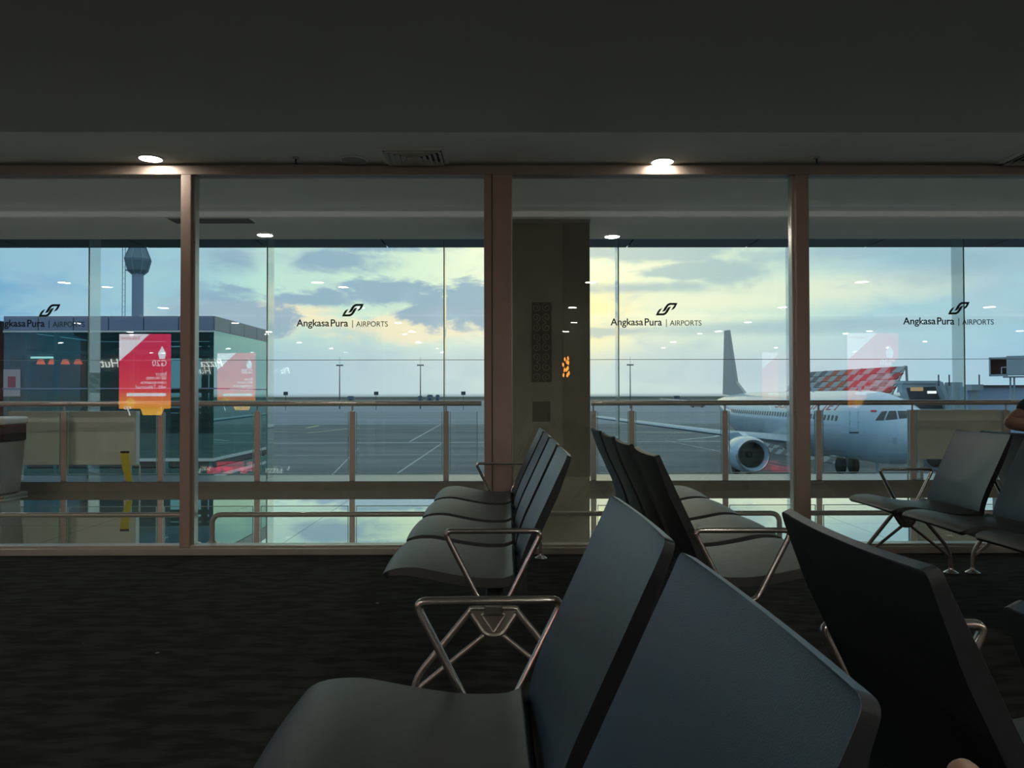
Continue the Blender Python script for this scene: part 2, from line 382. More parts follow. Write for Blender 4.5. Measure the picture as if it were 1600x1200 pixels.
# glazing clips (small bright marks under the head rail)
# lettering on the panes
def logo(pxs, py, label):
    t = thing('window_decal', label, 'window lettering', (0, D-.012, 0), 0, 'airport operator lettering on the glass partition')
    X = lambda p: (p-VX)/F*(D-.012); Z = lambda p: H-(p-VY)/F*(D-.012)
    a = pxs
    def word(s, x0, x1, m, h, name, off=0.):
        w = fit(text_bm(s, 1, .001, offset=off), X(a+x0), X(a+x1), Z(py+13), Z(py+13)+h)
        for v in w.verts: v.co = Vector((v.co.x, v.co.z, v.co.y))
        return obj(name, w, m, t)
    u = F/(D-.012)
    w = word('Angkasa', 0, 51, M_navy_ink, 14.5/u, 'lettering', .012)
    w.data.transform(Matrix.Translation((0, 0, -3/u)))
    word('Pura', 53.5, 80.5, M_navy_ink, 11.5/u, 'lettering', .012)
    word('AIRPORTS', 93, 142.5, M_green_ink, 8.3/u, 'lettering', .0)
    obj('divider_bar', B(X(a+87), X(a+88), -.0008, .0008, Z(py+15), Z(py+3)), M_green_ink, t)
    up = [(888,220),(912,180),(935,140),(965,105),(1000,88),(1115,88),(1100,122),(1085,150),(1062,178),(1020,197),(1050,150),(1072,118),(1010,118),(985,128),(968,150),(950,185),(930,208)]
    for k, mm in ((0, M_navy_ink), (1, M_green_ink)):
        pts = [(x, y) if k == 0 else (1910-x, 360-y) for x, y in up]
        poly = [(X(a + (x/9.41+450) - 463.5), Z(py + (y/9.41+465) - 497)) for x, y in pts]
        obj('emblem', prism(bmesh.new(), poly, 'Y', -.0008, .0008), mm, t)
logo(-9, 497, 'dark blue and green airport lettering decal on the leftmost pane')
logo(463.5, 497, 'airport lettering decal with ribbon emblem on the pane left of the wide mullion')
logo(954.5, 496, 'airport lettering decal with ribbon emblem on the pane right of the stone pillar')
logo(1414, 495, 'airport lettering decal with ribbon emblem on the rightmost pane')

# ------------------------------------------------------------------ outer facade with glass fins
FY = 9.39
finX = [-9.14, -7.05, -4.97, -2.856, -.754, 1.325, 3.42, 5.46, 7.55, 9.64]
xs = [-XW] + [x+.0 for x in finX] + [XW]
for i in range(len(xs)-1):
    struct('window_%d' % (i+10), B(xs[i]+.004, xs[i+1]-.004, FY, FY+.012, .103, 3.08), G_out)
for i, x in enumerate(finX):
    f = struct('trim_glass_fin_%d' % (i+1), B(x-.006, x+.006, FY-.25, FY-.004, .103, 3.08), G_fin)
    e = struct('trim_glass_fin_edge_%d' % (i+1), B(x-.007, x+.007, FY-.256, FY-.250, .103, 3.08), M_glassedge)
struct('trim_facade_joint', B(-XW, XW, FY-.004, FY+.016, 1.515, 1.521), mat('silicone_joint', (.35,.42,.42), .6))
# ------------------------------------------------------------------ railing with posts and glass
RY = 8.86
rail = thing('handrail', 'long brushed steel handrail with glass panels along the outer windows', 'railing', (0, RY, .103))
def rel(bm, dy=RY, dz=.103):
    for v in bm.verts: v.co.y -= dy; v.co.z -= dz
    return bm
zr = H - 12/F*RY
for a, b in ((-9.5, -.30), (.965, 9.5)):
    obj('top_rail', rel(tube(bmesh.new(), [(a, RY, zr), (b, RY, zr)], .030, 14, ry=.030)), M_steel, rail, smooth=True)
PXs = [105-149*k for k in range(1, 4)][::-1] + [103, 253, 403, 551, 697, 927, 987, 1133, 1280, 1427, 1574] + [1574+147*k for k in range(1, 4)]
gp = []
for p in PXs:
    x = (p-VX)/F*RY; gp.append(x)
    bm = B(x-.032, x+.032, RY-.012, RY+.012, .103, H-24/F*RY)
    po = obj('post', rel(bm), M_steel, rail, bevel=.003)
    obj('stem', rel(tube(bmesh.new(), [(x, RY, H-24/F*RY), (x, RY, zr-.02)], .010, 10)), M_steel, po, smooth=True)
for i in range(len(gp)-1):
    if abs(PXs[i+1] - 927) < 1: 
        a, b = gp[i]+.045, gp[i]+.36
    else: a, b = gp[i]+.045, gp[i+1]-.045
    if PXs[i] == 927: a, b = gp[i]+.045, gp[i+1]-.04
    pane = obj('glass_panel', rel(B(a, b, RY-.006, RY+.006, .185, H-25/F*RY)), G_rail, rail)
    e = bmesh.new(); q = .006
    box(e, a, b, RY-.007, RY+.007, .183, .190); box(e, a-.001, a+q, RY-.007, RY+.007, .19, H-25/F*RY); box(e, b-q, b+.001, RY-.007, RY+.007, .19, H-25/F*RY)
    obj('glass_edge', rel(e), M_glassedge, pane)
# laminated barrier boards standing behind the railing
def barrier(x0, x1, z0, label, endside):
    t = thing('barrier_board', label, 'barrier', ((x0+x1)/2, 8.99, .103)); cx = (x0+x1)/2
    def r(bm):
        for v in bm.verts: v.co.x -= cx; v.co.y -= 8.99; v.co.z -= .103
        return bm
    obj('board', r(B(x0, x1, 8.94, 9.04, z0, .905)), M_panel, t, bevel=.004)
    obj('band', r(B(x0+.01, x1-.01, 8.935, 8.94, .67, .78)), M_panelshade, t)  # darker strip stands in for a band of reflected shade on the board
    xe = x1 if endside > 0 else x0
    obj('edge_strip', r(B(min(xe, xe+endside*.008), max(xe, xe+endside*.008), 8.945, 9.035, z0, .905)), M_white, t)
    for x in (x0+.12, x1-.12):
        obj('leg', r(B(x-.018, x+.018, 8.96, 9.02, .103, z0)), M_white, t)
    s = xe - endside*.04; b = bmesh.new()
    for (p, q) in (((s, .103), (s, z0+.01)), ((s+endside*.10, .103), (s+endside*.10, z0-.01)), ((s, z0), (s+endside*.10, z0))):
        tube(b, [(p[0], 8.93, p[1]), (q[0], 8.93, q[1])], .010, 8)
    obj('foot_frame', r(b), M_white, t)
barrier(-5.79, -4.32, .285, 'grey laminate barrier board on white legs behind the railing at far left', 1)
barrier(4.72, 5.84, .33, 'grey laminate barrier board behind the railing at far right, beside the aircraft nose', -1)
bm = bmesh.new(); X0 = (198.5-VX)/F*8.80
box(bm, X0-.05, X0+.05, 8.782, 8.790, .43, .455, mi=1)
prism(bm, [(X0-.05, .43), (X0+.045, .43), (X0+.06, .25), (X0+.09, .11), (X0+.02, .11), (X0-.03, .26)], 'Y', 8.782, 8.788)
st = obj('yellow_strap', bm, [M_yellow, M_black]); tag(st, 'yellow strap with black top end hanging in front of the left barrier board', 'strap')

# bin at the left edge
t = thing('waste_bin', 'tapered grey metal waste bin with black collar at the left picture edge', 'bin', (-6.0, 8.35, 0))
def taper(x0, x1, y0, y1, z0, z1, k):
    bm = B(x0, x1, y0, y1, z0, z1); cx = (x0+x1)/2; cy = (y0+y1)/2
    for v in bm.verts:
        if v.co.z < (z0+z1)/2: v.co.x = cx+(v.co.x-cx)*k; v.co.y = cy+(v.co.y-cy)*k
    return bm
xr = (16-VX)/F*8.2 + 6.0
obj('body', taper(xr-.62, xr-.03, -.2, .2, .03, .60, .88), mat('bin_steel', (.34,.34,.32), .35, .5, .06), t, bevel=.02, seg=3)
obj('collar', B(xr-.63, xr-.02, -.2, .2, .60, .78), M_black, t, bevel=.01)
obj('lid', B(xr-.66, xr+.0, -.22, .22, .78, .86), M_white, t, bevel=.03, seg=4)
obj('base', B(xr-.60, xr+.0, -.2, .2, 0, .03), M_alloy, t, bevel=.005)

# ------------------------------------------------------------------ bumper rails just behind the partition
def bumper(x0, x1, label):
    t = thing('bumper_rail', label, 'rail', ((x0+x1)/2, 5.63, 0), 0, 'low bumper rails behind the glass'); c = (x0+x1)/2; z = .215; r = .019
    pts = fillet([(x0-c, 0, .01), (x0-c, 0, z), (x1-c, 0, z), (x1-c, 0, .01)], .07, 7)
    obj('rail_tube', tube(bmesh.new(), pts, r, 14), M_steel, t, smooth=True)
    for x in (x0, x1):
        obj('floor_flange', lathe(bmesh.new(), [(.052, 0), (.052, .008), (.03, .018), (.022, .03)], (x-c, 0, 0), 20), M_steel, t, smooth=True)
bumper(-4.30, -2.29, 'low steel bumper rail behind the leftmost pane')
bumper(-2.155, 1.99, 'long low steel bumper rail running behind the pillar-side panes')
bumper(2.12, 4.10, 'low steel bumper rail behind the rightmost pane')
bumper(-6.45, -4.48, 'low steel bumper rail beyond the left picture edge')

# ------------------------------------------------------------------ pillar ornaments
X = lambda p, d: (p-VX)/F*d
Zp = lambda p, d: H-(p-VY)/F*d
d = 6.92
t = thing('carved_ornament', 'tall carved panel of paired spirals mounted on the stone pillar', 'ornament', (X(846,d), d, Zp(535,d)))
cx, cz = X(846,d), Zp(535,d)
obj('backing', B(X(831,d)-cx, X(862,d)-cx, 0, .008, Zp(597,d)-cz, Zp(472,d)-cz), M_relief_dark, t)
for r_ in range(8):
    for s in (-1, 1):
        b = bmesh.new(); c0 = Vector((s*.046, -.004, (3.5-r_)*.0895)); fl = 1 if r_ % 2 == 0 else -1; pts = []
        for k in range(30):
            a = k/29*2.9*PI + PI/2; rr = .040*(1-k/29*.80)
            pts.append(c0 + Vector((s*math.cos(a)*rr, 0, fl*math.sin(a)*rr)))
        tube(b, pts, .0052, 6); obj('spiral', b, M_relief, t, smooth=True)
obj_ = obj('wall_plate', B(-.08, .08, -.008, 0, -.09, .09), M_relief_dark, bevel=.004, loc=(X(846,d), 6.93, Zp(643,d)))
tag(obj_, 'dark square plate on the stone pillar below the carved spirals', 'plate')

# ------------------------------------------------------------------ ceiling fittings
def downlight(x, y, z, label, group, r=.072, e=60.):
    t = thing('downlight', label, 'ceiling light', (x, y, z), 0, group)
    obj('trim_ring', lathe(bmesh.new(), [(r, -.001), (r+.018, -.001), (r+.02, -.006), (r+.006, -.008), (r, -.008)], n=28, loop=True), M_white, t, smooth=True)
    obj('lens', lathe(bmesh.new(), [(0, -.005), (r, -.005), (r, -.002), (0, -.002)], n=28), glow('downlight_lens_%d' % e, (1, .93, .80), e), t)
    return t
downlight(X(235,5.13), 5.13, ZC, 'round glowing downlight in the ceiling strip on the left', 'downlights by the partition')
downlight(X(1037,5.2), 5.2, ZC, 'round glowing downlight in the ceiling strip right of the wide mullion', 'downlights by the partition')
downlight(X(415,7.6), 7.58, ZC, 'small round downlight beyond the glass, left of the pillar', 'corridor downlights', e=190.)
downlight(X(957,7.68), 7.66, ZC, 'small round downlight beyond the glass, right of the pillar', 'corridor downlights', e=190.)
for xx in (-12.7, -9.26, -5.82, 7.9, 11.3): downlight(xx, 7.6, ZC, 'small round corridor downlight beyond the side edges of the picture', 'corridor downlights beyond the picture', e=190.)
cove = obj('added_cove_lamp', B(-XW+.2, XW-.2, 4.182, 4.20, 2.585, 2.625), glow('added_cove_light', (1, .97, .88), .75)); tag(cove, 'thin continuous added cove lamp, hidden behind the dropped ceiling edge to brighten the ceiling strip', 'ceiling light')  # added glowing strip, out of direct view, brightens the ceiling by the partition
L0 = None
for xx in (-8.7, -5.6, -2.4, 1.06, 4.5, 7.9): downlight(xx, .9, 2.52, 'round dimmer downlight in the low ceiling right above the nearest seats', 'downlights above the viewer', e=170.)
for yy in (-1.9, -4.5, -6.6):
    for xx in (-12.0, -8.7, -5.6, -2.4, 1.06, 4.5, 7.9, 11.3):
        if L0 is None: L0 = downlight(xx, yy, 2.52, 'round downlight in the low hall ceiling, seen only as a reflection in the glass', 'hall downlights', e=480.)
        else: c = copy_tree(L0); c.location = (xx + (.25 if yy < -3 else 0), yy, 2.52)
# air diffusers
def diffuser(x0, x1, y0, y1, label):
    t = thing('air_diffuser', label, 'air vent', ((x0+x1)/2, (y0+y1)/2, ZC), 0, 'square air diffusers'); a = (x1-x0)/2; b = (y1-y0)/2
    def ring(bm, k0, k1, z0, z1):
        P0 = [(-a*k0,-b*k0),(a*k0,-b*k0),(a*k0,b*k0),(-a*k0,b*k0)]; P1 = [(-a*k1,-b*k1),(a*k1,-b*k1),(a*k1,b*k1),(-a*k1,b*k1)]
        v0 = [bm.verts.new((*p, z0)) for p in P0]; v1 = [bm.verts.new((*p, z1)) for p in P1]
        w0 = [bm.verts.new((*p, z0+.004)) for p in P0]; w1 = [bm.verts.new((*p, z1+.004)) for p in P1]
        for k in range(4):
            j = (k+1) % 4
            bm.faces.new((v0[k], v0[j], v1[j], v1[k])); bm.faces.new((w0[k], w1[k], w1[j], w0[j])); bm.faces.new((v0[k], w0[k], w0[j], v0[j])); bm.faces.new((v1[k], v1[j], w1[j], w1[k]))
    bm = bmesh.new(); ring(bm, 1.12, .97, -.006, -.014); obj('frame', bm, M_ceil, t)
    bm = B(-a, a, -b, b, -.003, -.001); obj('duct', bm, M_black, t)
    for k in range(5):
        bm = bmesh.new(); ring(bm, .95-.18*k, .83-.18*k, -.026, -.008); obj('louvre', bm, mat('vent_white', (.80,.78,.70), .6), t)
diffuser(X(612,5.4), X(700,5.4), 4.93, 5.22, 'square louvred air diffuser in the ceiling strip left of the wide mullion')
diffuser(X(1545,5.4), X(1640,5.4), 4.93, 5.22, 'square louvred air diffuser in the ceiling strip at the right picture edge')
t = thing('ceiling_speaker', 'round grey ceiling speaker grille left of the air diffuser', 'speaker', (X(552,5.16), 5.16, ZC))
obj('rim', lathe(bmesh.new(), [(.095, -.001), (.10, -.006), (.085, -.010), (.08, -.004)], n=28, loop=True), M_ceil, t, smooth=True)
obj('grille', lathe(bmesh.new(), [(0, -.008), (.08, -.008), (.08, -.003), (0, -.003)], n=28), mat('speaker_mesh', (.50,.50,.46), .7, 0, .4, 400), t)
for px, py, lab in ((462, 252, 'small sprinkler head in the ceiling strip right of the left downlight'), (1280, 249, 'small sprinkler head in the ceiling strip above the right mullion')):
    t = thing('sprinkler', lab, 'sprinkler', (X(px, 5.12), 5.12, ZC), 0, 'sprinkler heads')
    obj('collar', lathe(bmesh.new(), [(.022, 0), (.022, -.006), (.008, -.010)], n=16), M_alloy, t, smooth=True)
    b = lathe(bmesh.new(), [(.006, -.01), (.006, -.03), (.003, -.034), (.003, -.042)], n=10); lathe(b, [(.015, -.042), (.015, -.045)], n=12)
    obj('head', b, M_black, t)
t = thing('slot_vent', 'long dark slot vent in the corridor ceiling beyond the glass', 'air vent', (X(335,6.95), 6.95, ZC))
obj('frame', B(-.4, .36, -.11, .11, -.006, -.001), M_ceil, t)
for k in range(4): obj('slat', B(-.38, .34, -.09+k*.048, -.06+k*.048, -.012, -.006), M_black, t)

# ------------------------------------------------------------------ beam seating
def surf_panel(prof, thick, W, rtop, bow, both=True, nv=14, ndir=None, mats=(0, 1), r0=.0, front_edge_mat=0):
    """prof: face curve (x,z) from lower/back end to free end; returns a closed cushion with thickness, rounded free corners."""
    # resample
    P = [Vector((x, 0, z)) for x, z in prof]; cum = [0]
    for i in range(1, len(P)): cum.append(cum[-1]+(P[i]-P[i-1]).length)
    L = cum[-1]; ns = 22; pts = []
    S_ = sorted(set([L*k/ns for k in range(ns+1)] + [L-rtop*q for q in (.1, .3, .5, .75)] + ([r0*q for q in (.2, .5)] if r0 else [])))
    def cat(i, t):
        p0, p1, p2, p3 = P[max(i-1, 0)], P[i], P[i+1], P[min(i+2, len(P)-1)]
        return .5*((2*p1)+(-p0+p2)*t+(2*p0-5*p1+4*p2-p3)*t*t+(-p0+3*p1-3*p2+p3)*t**3)
    for s in S_:
        i = max(k for k in range(len(P)-1) if cum[k] <= s+1e-9); pts.append((s, cat(i, (s-cum[i])/(cum[i+1]-cum[i]))))
    bm = bmesh.new(); F_, K_ = [], []
    for j, (s, p) in enumerate(pts):
        a = pts[max(j-1, 0)][1]; b = pts[min(j+1, len(pts)-1)][1]; tn = (b-a).normalized(); nrm = Vector((tn.z, 0, -tn.x))*ndir
        e = L-s; w = W/2
        if e < rtop: w -= rtop-math.sqrt(max(0, rtop**2-(rtop-e)**2))
        if r0 and s < r0: w -= r0-math.sqrt(max(0, r0**2-(r0-s)**2))
        th = thick*(.55+.45*min(1, e/(.25*L)))
        fr, bk = [], []
        for k in range(nv+1):
            v = -1+2*k/nv; v = math.copysign(1-(1-abs(v))**1.3, v) if abs(v) > .0 else 0
            off = bow*(1-v*v)*min(1, s/(.2*L)+.3)
            q = p + nrm*off; q.y = v*w; fr.append(bm.verts.new(q)); g = p + nrm*(th+off*.8); g.y = v*w*.985; bk.append(bm.verts.new(g))
        F_.append(fr); K_.append(bk)
    n = len(pts)
    for j in range(n-1):
        for k in range(nv):
            bm.faces.new((F_[j][k], F_[j][k+1], F_[j+1][k+1], F_[j+1][k])).material_index = mats[0]
            bm.faces.new((K_[j][k], K_[j+1][k], K_[j+1][k+1], K_[j][k+1])).material_index = mats[1]
        for k in (0, nv):
            bm.faces.new((F_[j][k], F_[j+1][k], K_[j+1][k], K_[j][k])).material_index = mats[1]
    for j in (0, n-1):
        for k in range(nv): bm.faces.new((F_[j][k], F_[j][k+1], K_[j][k+1], K_[j][k])).material_index = front_edge_mat if j else mats[1]
    return bm
SW = .55; PITCH = .615
def seat_mesh():
    prof = [(.035, .436), (0, .421), (-.06, .418), (-.12, .421), (-.20, .433), (-.28, .449), (-.34, .460), (-.385, .462), (-.410, .456), (-.421, .447)]
    return surf_panel(prof, .034, SW, .035, .010, ndir=1, mats=(0, 0))
def back_mesh():
    prof = [(.038, .365), (.030, .42), (.040, .49), (.066, .565), (.100, .640), (.135, .715), (.170, .790), (.196, .845), (.207, .872)]
    return surf_panel(prof, .030, SW-.045, .018, .012, ndir=1, mats=(0, 1), r0=.03)
PROTO = {}
def proto(kind):
    if kind in PROTO: return PROTO[kind]
    if kind == 'seat': bm, ms = seat_mesh(), [M_seat]
    if kind == 'back': bm, ms = back_mesh(), [M_pad, M_shell]
    if kind == 'arm':
        ms = [M_chrome]
        bm = tube(bmesh.new(), fillet([(-.212, 0, .630), (.116, 0, .630), (-.002, 0, .396), (-.092, 0, .396)], .030, 6, closed=True), .0095, 12, closed=True, ry=.0105)
    if kind == 'bracket':
        ms = [M_alloy]; bm = bmesh.new()
        tube(bm, fillet([(-.135, 0, .375), (.040, 0, .375), (-.020, 0, .285), (-.076, 0, .285)], .02, 3, closed=True), .009, 8, closed=True)
        tube(bm, fillet([(-.09, 0, .355), (-.006, 0, .355), (-.048, 0, .292)], .01, 3, closed=True), .006, 8, closed=True)
        prism(bm, [(-.13, .378), (.036, .378), (-.02, .28), (-.076, .28)], 'Y', -.004, .004)
    if kind in ('legf', 'legr'):
        ms = [M_alloy]; bm = bmesh.new(); s = -1 if kind == 'legf' else 1; q = lambda x, z: (-.048+s*x, 0, z)
        tube(bm, fillet([q(.075, .368), q(.265, .140), q(.267, .02)], .05, 5), [.010]*1+[.011]*6+[.013], 10) if False else tube(bm, fillet([q(.075, .368), q(.262, .140), q(.267, .02)], .05, 5), .0115, 10)
        tube(bm, [q(.030, .285), q(.262, .100)], .009, 10)
    if kind == 'foot':
        ms = [M_chrome]; bm = lathe(bmesh.new(), [(.040, 0), (.042, .006), (.030, .014), (.016, .022), (.013, .035)], n=20)
    me = bpy.data.meshes.new(kind); bmesh.ops.recalc_face_normals(bm, faces=bm.faces); bm.to_mesh(me); bm.free()
    for q in ms: me.materials.append(q)
    for p in me.polygons: p.use_smooth = True
    me.set_sharp_from_angle(angle=math.radians(45))
    PROTO[kind] = me; return me
def part(name, me, parent, loc=(0,0,0), bevel=0):
    o = bpy.data.objects.new(name, me); C.objects.link(o); o.parent = parent; o.location = loc
    if bevel:
        b = o.modifiers.new('bevel', 'BEVEL'); b.width = bevel; b.segments = 3; b.limit_method = 'ANGLE'; b.angle_limit = math.radians(50)
    return o
def bench(x, y_far, n, label, rz=0., mirror=False, pitch=PITCH, near_leg=0.):
    """row of n seats facing -X (or +X when mirrored), far end at y_far, running towards the viewer"""
    t = thing('beam_seating', label, 'seating', (x, y_far, 0), (PI if mirror else 0)+rz, 'rows of linked waiting seats')
    sg = -1 if not mirror else 1     # local y direction that runs towards the viewer
    for k in range(n):
        yc = sg*(SW/2 + .015 + k*pitch)
        part('seat', proto('seat'), t, (0, yc, 0), .006); part('backrest', proto('back'), t, (0, yc, 0), .006)
    Ltot = n*pitch
    b = bmesh.new(); a0, a1 = sorted((sg*-.05, sg*(Ltot+.05)))
    box(b, -.078, -.018, a0, a1, .352, .388); obj('beam', b, M_alloy_dark, t, bevel=.006)
    for ii, yy in enumerate((-.045*sg, sg*(Ltot+.035))):
        part('armrest', proto('arm'), t, (0, yy, 0))
        if ii: yy -= sg*near_leg
        part('bracket', proto('bracket'), t, (0, yy, 0))
        for kk in ('legf', 'legr'):
            lg = part('leg', proto(kk), t, (0, yy, 0)); s = -1 if kk == 'legf' else 1
            part('foot', proto('foot'), lg, (-.048+s*.267, 0, 0))
    return t
bench(0, 5.055, 4, 'row of four linked seats facing left, running up to the wide mullion')
bench(.765, 5.055, 4, 'row of four linked seats facing right, behind the row at the wide mullion', rz=-.012, mirror=True, near_leg=1.25)
bench(.008, 1.65, 2, 'nearest pair of linked seats facing left, blue backrests in the centre foreground', rz=.027, pitch=.585)
bench(.728, 1.465, 2, 'nearest dark linked seats facing right, seen from behind at lower right', rz=0, mirror=True, pitch=.635)
bench(2.46, 4.60, 4, 'row of linked seats facing left at the right picture edge, near the barrier board')
bench(3.03, 4.60, 4, 'row of linked seats behind the far right row, where the person sits', mirror=True)

# ------------------------------------------------------------------ hall behind the viewer (seen as reflections)
def flip(bm, X0, Y, Z0):     # lettering facing +Y
    for v in bm.verts: v.co = Vector((X0 - v.co.x, Y - v.co.z, Z0 + v.co.y))
    return bm
def screen(xc, label, dim):
    dv = 2*D + 13.65; Y = -13.65; k = dv/F/8.0     # metres per crop pixel
    u = lambda px: (px-383.5)*k; ww = lambda py: H + (VY - (510 + py/8.0))/F*dv
    t = thing('advertising_screen', label, 'screen', (xc, Y, 0), 0, 'lit advertising screens in the hall')
    x0, x1, z1, z0 = u(62), u(705), ww(88), ww(1020)
    obj('housing', B(x0-.03, x1+.03, -.12, -.006, z0-.03, z1+.03), M_black, t)
    obj('post', B(-.15, .15, -.10, -.02, 0, z0-.03), M_black, t)
    obj('post', B(-.10, .10, -.16, -.12, 0, 4.3), M_black, t)
    key = 'screen_art_%.1f' % dim; m = MATS.get(key)
    if not m:
        m = bpy.data.materials.new(key); m.use_nodes = True; T = NT(m.node_tree); T.n.clear()
        tc = T.new('ShaderNodeTexCoord'); sp = T.new('ShaderNodeSeparateXYZ'); T.l.new(tc.outputs['Generated'], sp.inputs[0])
        c = T.ramp(sp.outputs[2], [(0, (1, .42, .03)), (.10, (1, .28, .05)), (.25, (.95, .06, .08)), (.6, (.85, .02, .09)), (1, (.80, .03, .12))])
        e = T.new('ShaderNodeEmission'); T.put(e.inputs[0], c); e.inputs[1].default_value = 6.5*dim
        out = T.new('ShaderNodeOutputMaterial'); T.l.new(e.outputs[0], out.inputs[0]); MATS[key] = m
    obj('display', B(x0, x1, -.006, 0, z0, z1), m, t)
    W_ = glow('screen_white'+key, (.95,.9,1), 7.0*dim); R_ = glow('screen_red'+key, (.9,.03,.12), 5.0*dim); Y_ = glow('screen_yellow'+key, (1,.50,.03), 6.5*dim)
    obj('graphic', prism(bmesh.new(), [(u(62), ww(88)), (u(440), ww(88)), (u(62), ww(430))], 'Y', 0, .003), W_, t)
    obj('graphic', prism(bmesh.new(), [(u(330), ww(1020)), (u(360), ww(1100)), (u(590), ww(1100)), (u(625), ww(1020))], 'Y', 0, .003), Y_, t)
    b = bmesh.new(); pts = [(u(205)+math.cos(a*PI/12)*60*k, ww(948)+math.sin(a*PI/12)*62*k) for a in range(24)]
    obj('graphic', prism(b, pts, 'Y', 0, .003), Y_, t)
    obj('graphic', prism(bmesh.new(), [(u(595), ww(240)), (u(645), ww(330)), (u(628), ww(400)), (u(562), ww(400)), (u(545), ww(330))], 'Y', 0, .003), W_, t)
    pill = [(u(180)+25*k*math.cos(a), ww(845)+20*k*math.sin(a)) for a in [PI/2+j*PI/6 for j in range(7)]] + [(u(625)+25*k*math.cos(a), ww(845)+20*k*math.sin(a)) for a in [-PI/2+j*PI/6 for j in range(7)]]
    obj('graphic', prism(bmesh.new(), pill, 'Y', 0, .003), W_, t)
    bow = bmesh.new()
    for s in (-1, 1):
        tube(bow, [(u(168)+s*(20+20*math.cos(a))*k, .01, ww(1010)+16*math.sin(a)*k) for a in [j*PI/5 for j in range(10)]], 4*k, 6, closed=True)
    tube(bow, [(u(168), .01, ww(1015)), (u(205), .01, ww(1105))], 6*k, 6); obj('graphic', bow, W_, t)
    def line(s, xr, y, h, w=None, m=W_):
        bm = text_bm(s, 1, .0); xs = [v.co.x for v in bm.verts]; wd = max(xs)-min(xs)
        sc = h*k/.7 if w is None else w*k/wd
        for v in bm.verts: v.co.x = (v.co.x-min(xs))*sc; v.co.y *= sc; v.co.z = .004
        for v in bm.verts: v.co = Vector((u(xr) - v.co.x, .005, ww(y) + v.co.y))
        obj('caption', bm, m, t)
    line('Telkomsel', 325, 158, 40, 243, R_); line('G20', 652, 488, 60, 178); line('Enjoy', 650, 605, 40, 135); line('all-in-one', 650, 655, 40, 250)
    line('convenience', 650, 712, 40, 320); line('with Telkomsel', 650, 768, 40, 378); line('indonesia 2022', 650, 530, 20, 170) if False else None
screen(X(228, 2*D+13.65), 'tall red and orange lit advertising screen mirrored in the glass at left', 1.0)
screen(X(1366, 2*D+13.65), 'tall red and orange lit advertising screen mirrored in the glass at right', .38)
dv = 2*D + 15.9
t = thing('shop_sign', 'white glowing script shop sign on the back wall of the hall', 'sign', (X(251, dv), -15.98, Zp(566, dv)))
for s, px, w in (('Hut', 172, 30), ('Pizza', 331, 34)):
    bm = text_bm(s, 1, .02, shear=.25); xs_ = [v.co.x for v in bm.verts]; k = w/F*dv/(max(xs_)-min(xs_)); mid = (max(xs_)+min(xs_))/2
    for v in bm.verts: v.co = Vector((X(px, dv)-X(251, dv) - (v.co.x-mid)*k, .03 - v.co.z*.5, (v.co.y-.35)*k))
    obj('lettering', bm, glow('sign_white', (.9,1,.95), 7.0), t)
# cluster pendant behind the viewer
t = thing('cluster_pendant', 'cluster pendant lamp of small amber glass bulbs mirrored in front of the pillar', 'lamp', (1.44, -8.0, 1.79))
obj('cord', tube(bmesh.new(), [(0, 0, .3), (0, 0, 2.51)], .006, 8), M_black, t)
rr = random.Random(3)
obj('canopy_plate', lathe(bmesh.new(), [(.10, .27), (.10, .30), (.02, .33)], n=16), M_alloy, t)
for k in range(11):
    a = k*2.4; r_ = .03+.10*((k*7) % 5)/5; zz = .20-.5*k/11 + rr.uniform(-.03, .03)
    b = lathe(bmesh.new(), [(.004, .06), (.018, .04), (.026, 0), (.018, -.03), (.004, -.04)], (math.cos(a)*r_, math.sin(a)*r_, zz), 10)
    bu = obj('bulb', b, glow('amber_bulb', (1,.35,.05), 14.0), t, smooth=True)
    obj('wire', tube(bmesh.new(), [(math.cos(a)*r_, math.sin(a)*r_, zz+.06), (math.cos(a)*.05, math.sin(a)*.05, .28)], .002, 5), M_black, bu)

# ------------------------------------------------------------------ airfield outside
ZA = -4.6
def ground_mat(name, a, b_, scale, sx=1.0, rough=.75):
    m = bpy.data.materials.new(name); m.use_nodes = True; T = NT(m.node_tree); b = T.n['Principled BSDF']
    geo = T.new('ShaderNodeNewGeometry'); mp = T.new('ShaderNodeMapping'); mp.inputs['Scale'].default_value = (1, sx, 1); T.l.new(geo.outputs['Position'], mp.inputs[0])
    n = T.new('ShaderNodeTexNoise'); n.inputs['Scale'].default_value = scale; n.inputs['Detail'].default_value = 6; T.l.new(mp.outputs[0], n.inputs['Vector'])
    T.put(b.inputs['Base Color'], T.mix(T.ss(n.outputs[0], .35, .65), a, b_)); b.inputs['Roughness'].default_value = rough; b.inputs['Specular IOR Level'].default_value = .3
    return m
struct('ground_apron', B(-400, 400, 10.3, 152, ZA-.5, ZA), ground_mat('apron_asphalt', (.095,.115,.122), (.15,.17,.172), .05, 4))
struct('ground_taxiway', B(-900, 900, 152, 900, ZA-.5, ZA), ground_mat('taxiway_concrete', (.20,.235,.25), (.26,.29,.305), .02, 6))
struct('ground_grass', B(-3500, 3500, 900, 4000, ZA-.5, ZA), ground_mat('grass', (.07,.09,.06), (.12,.12,.08), .01, 3, .9))
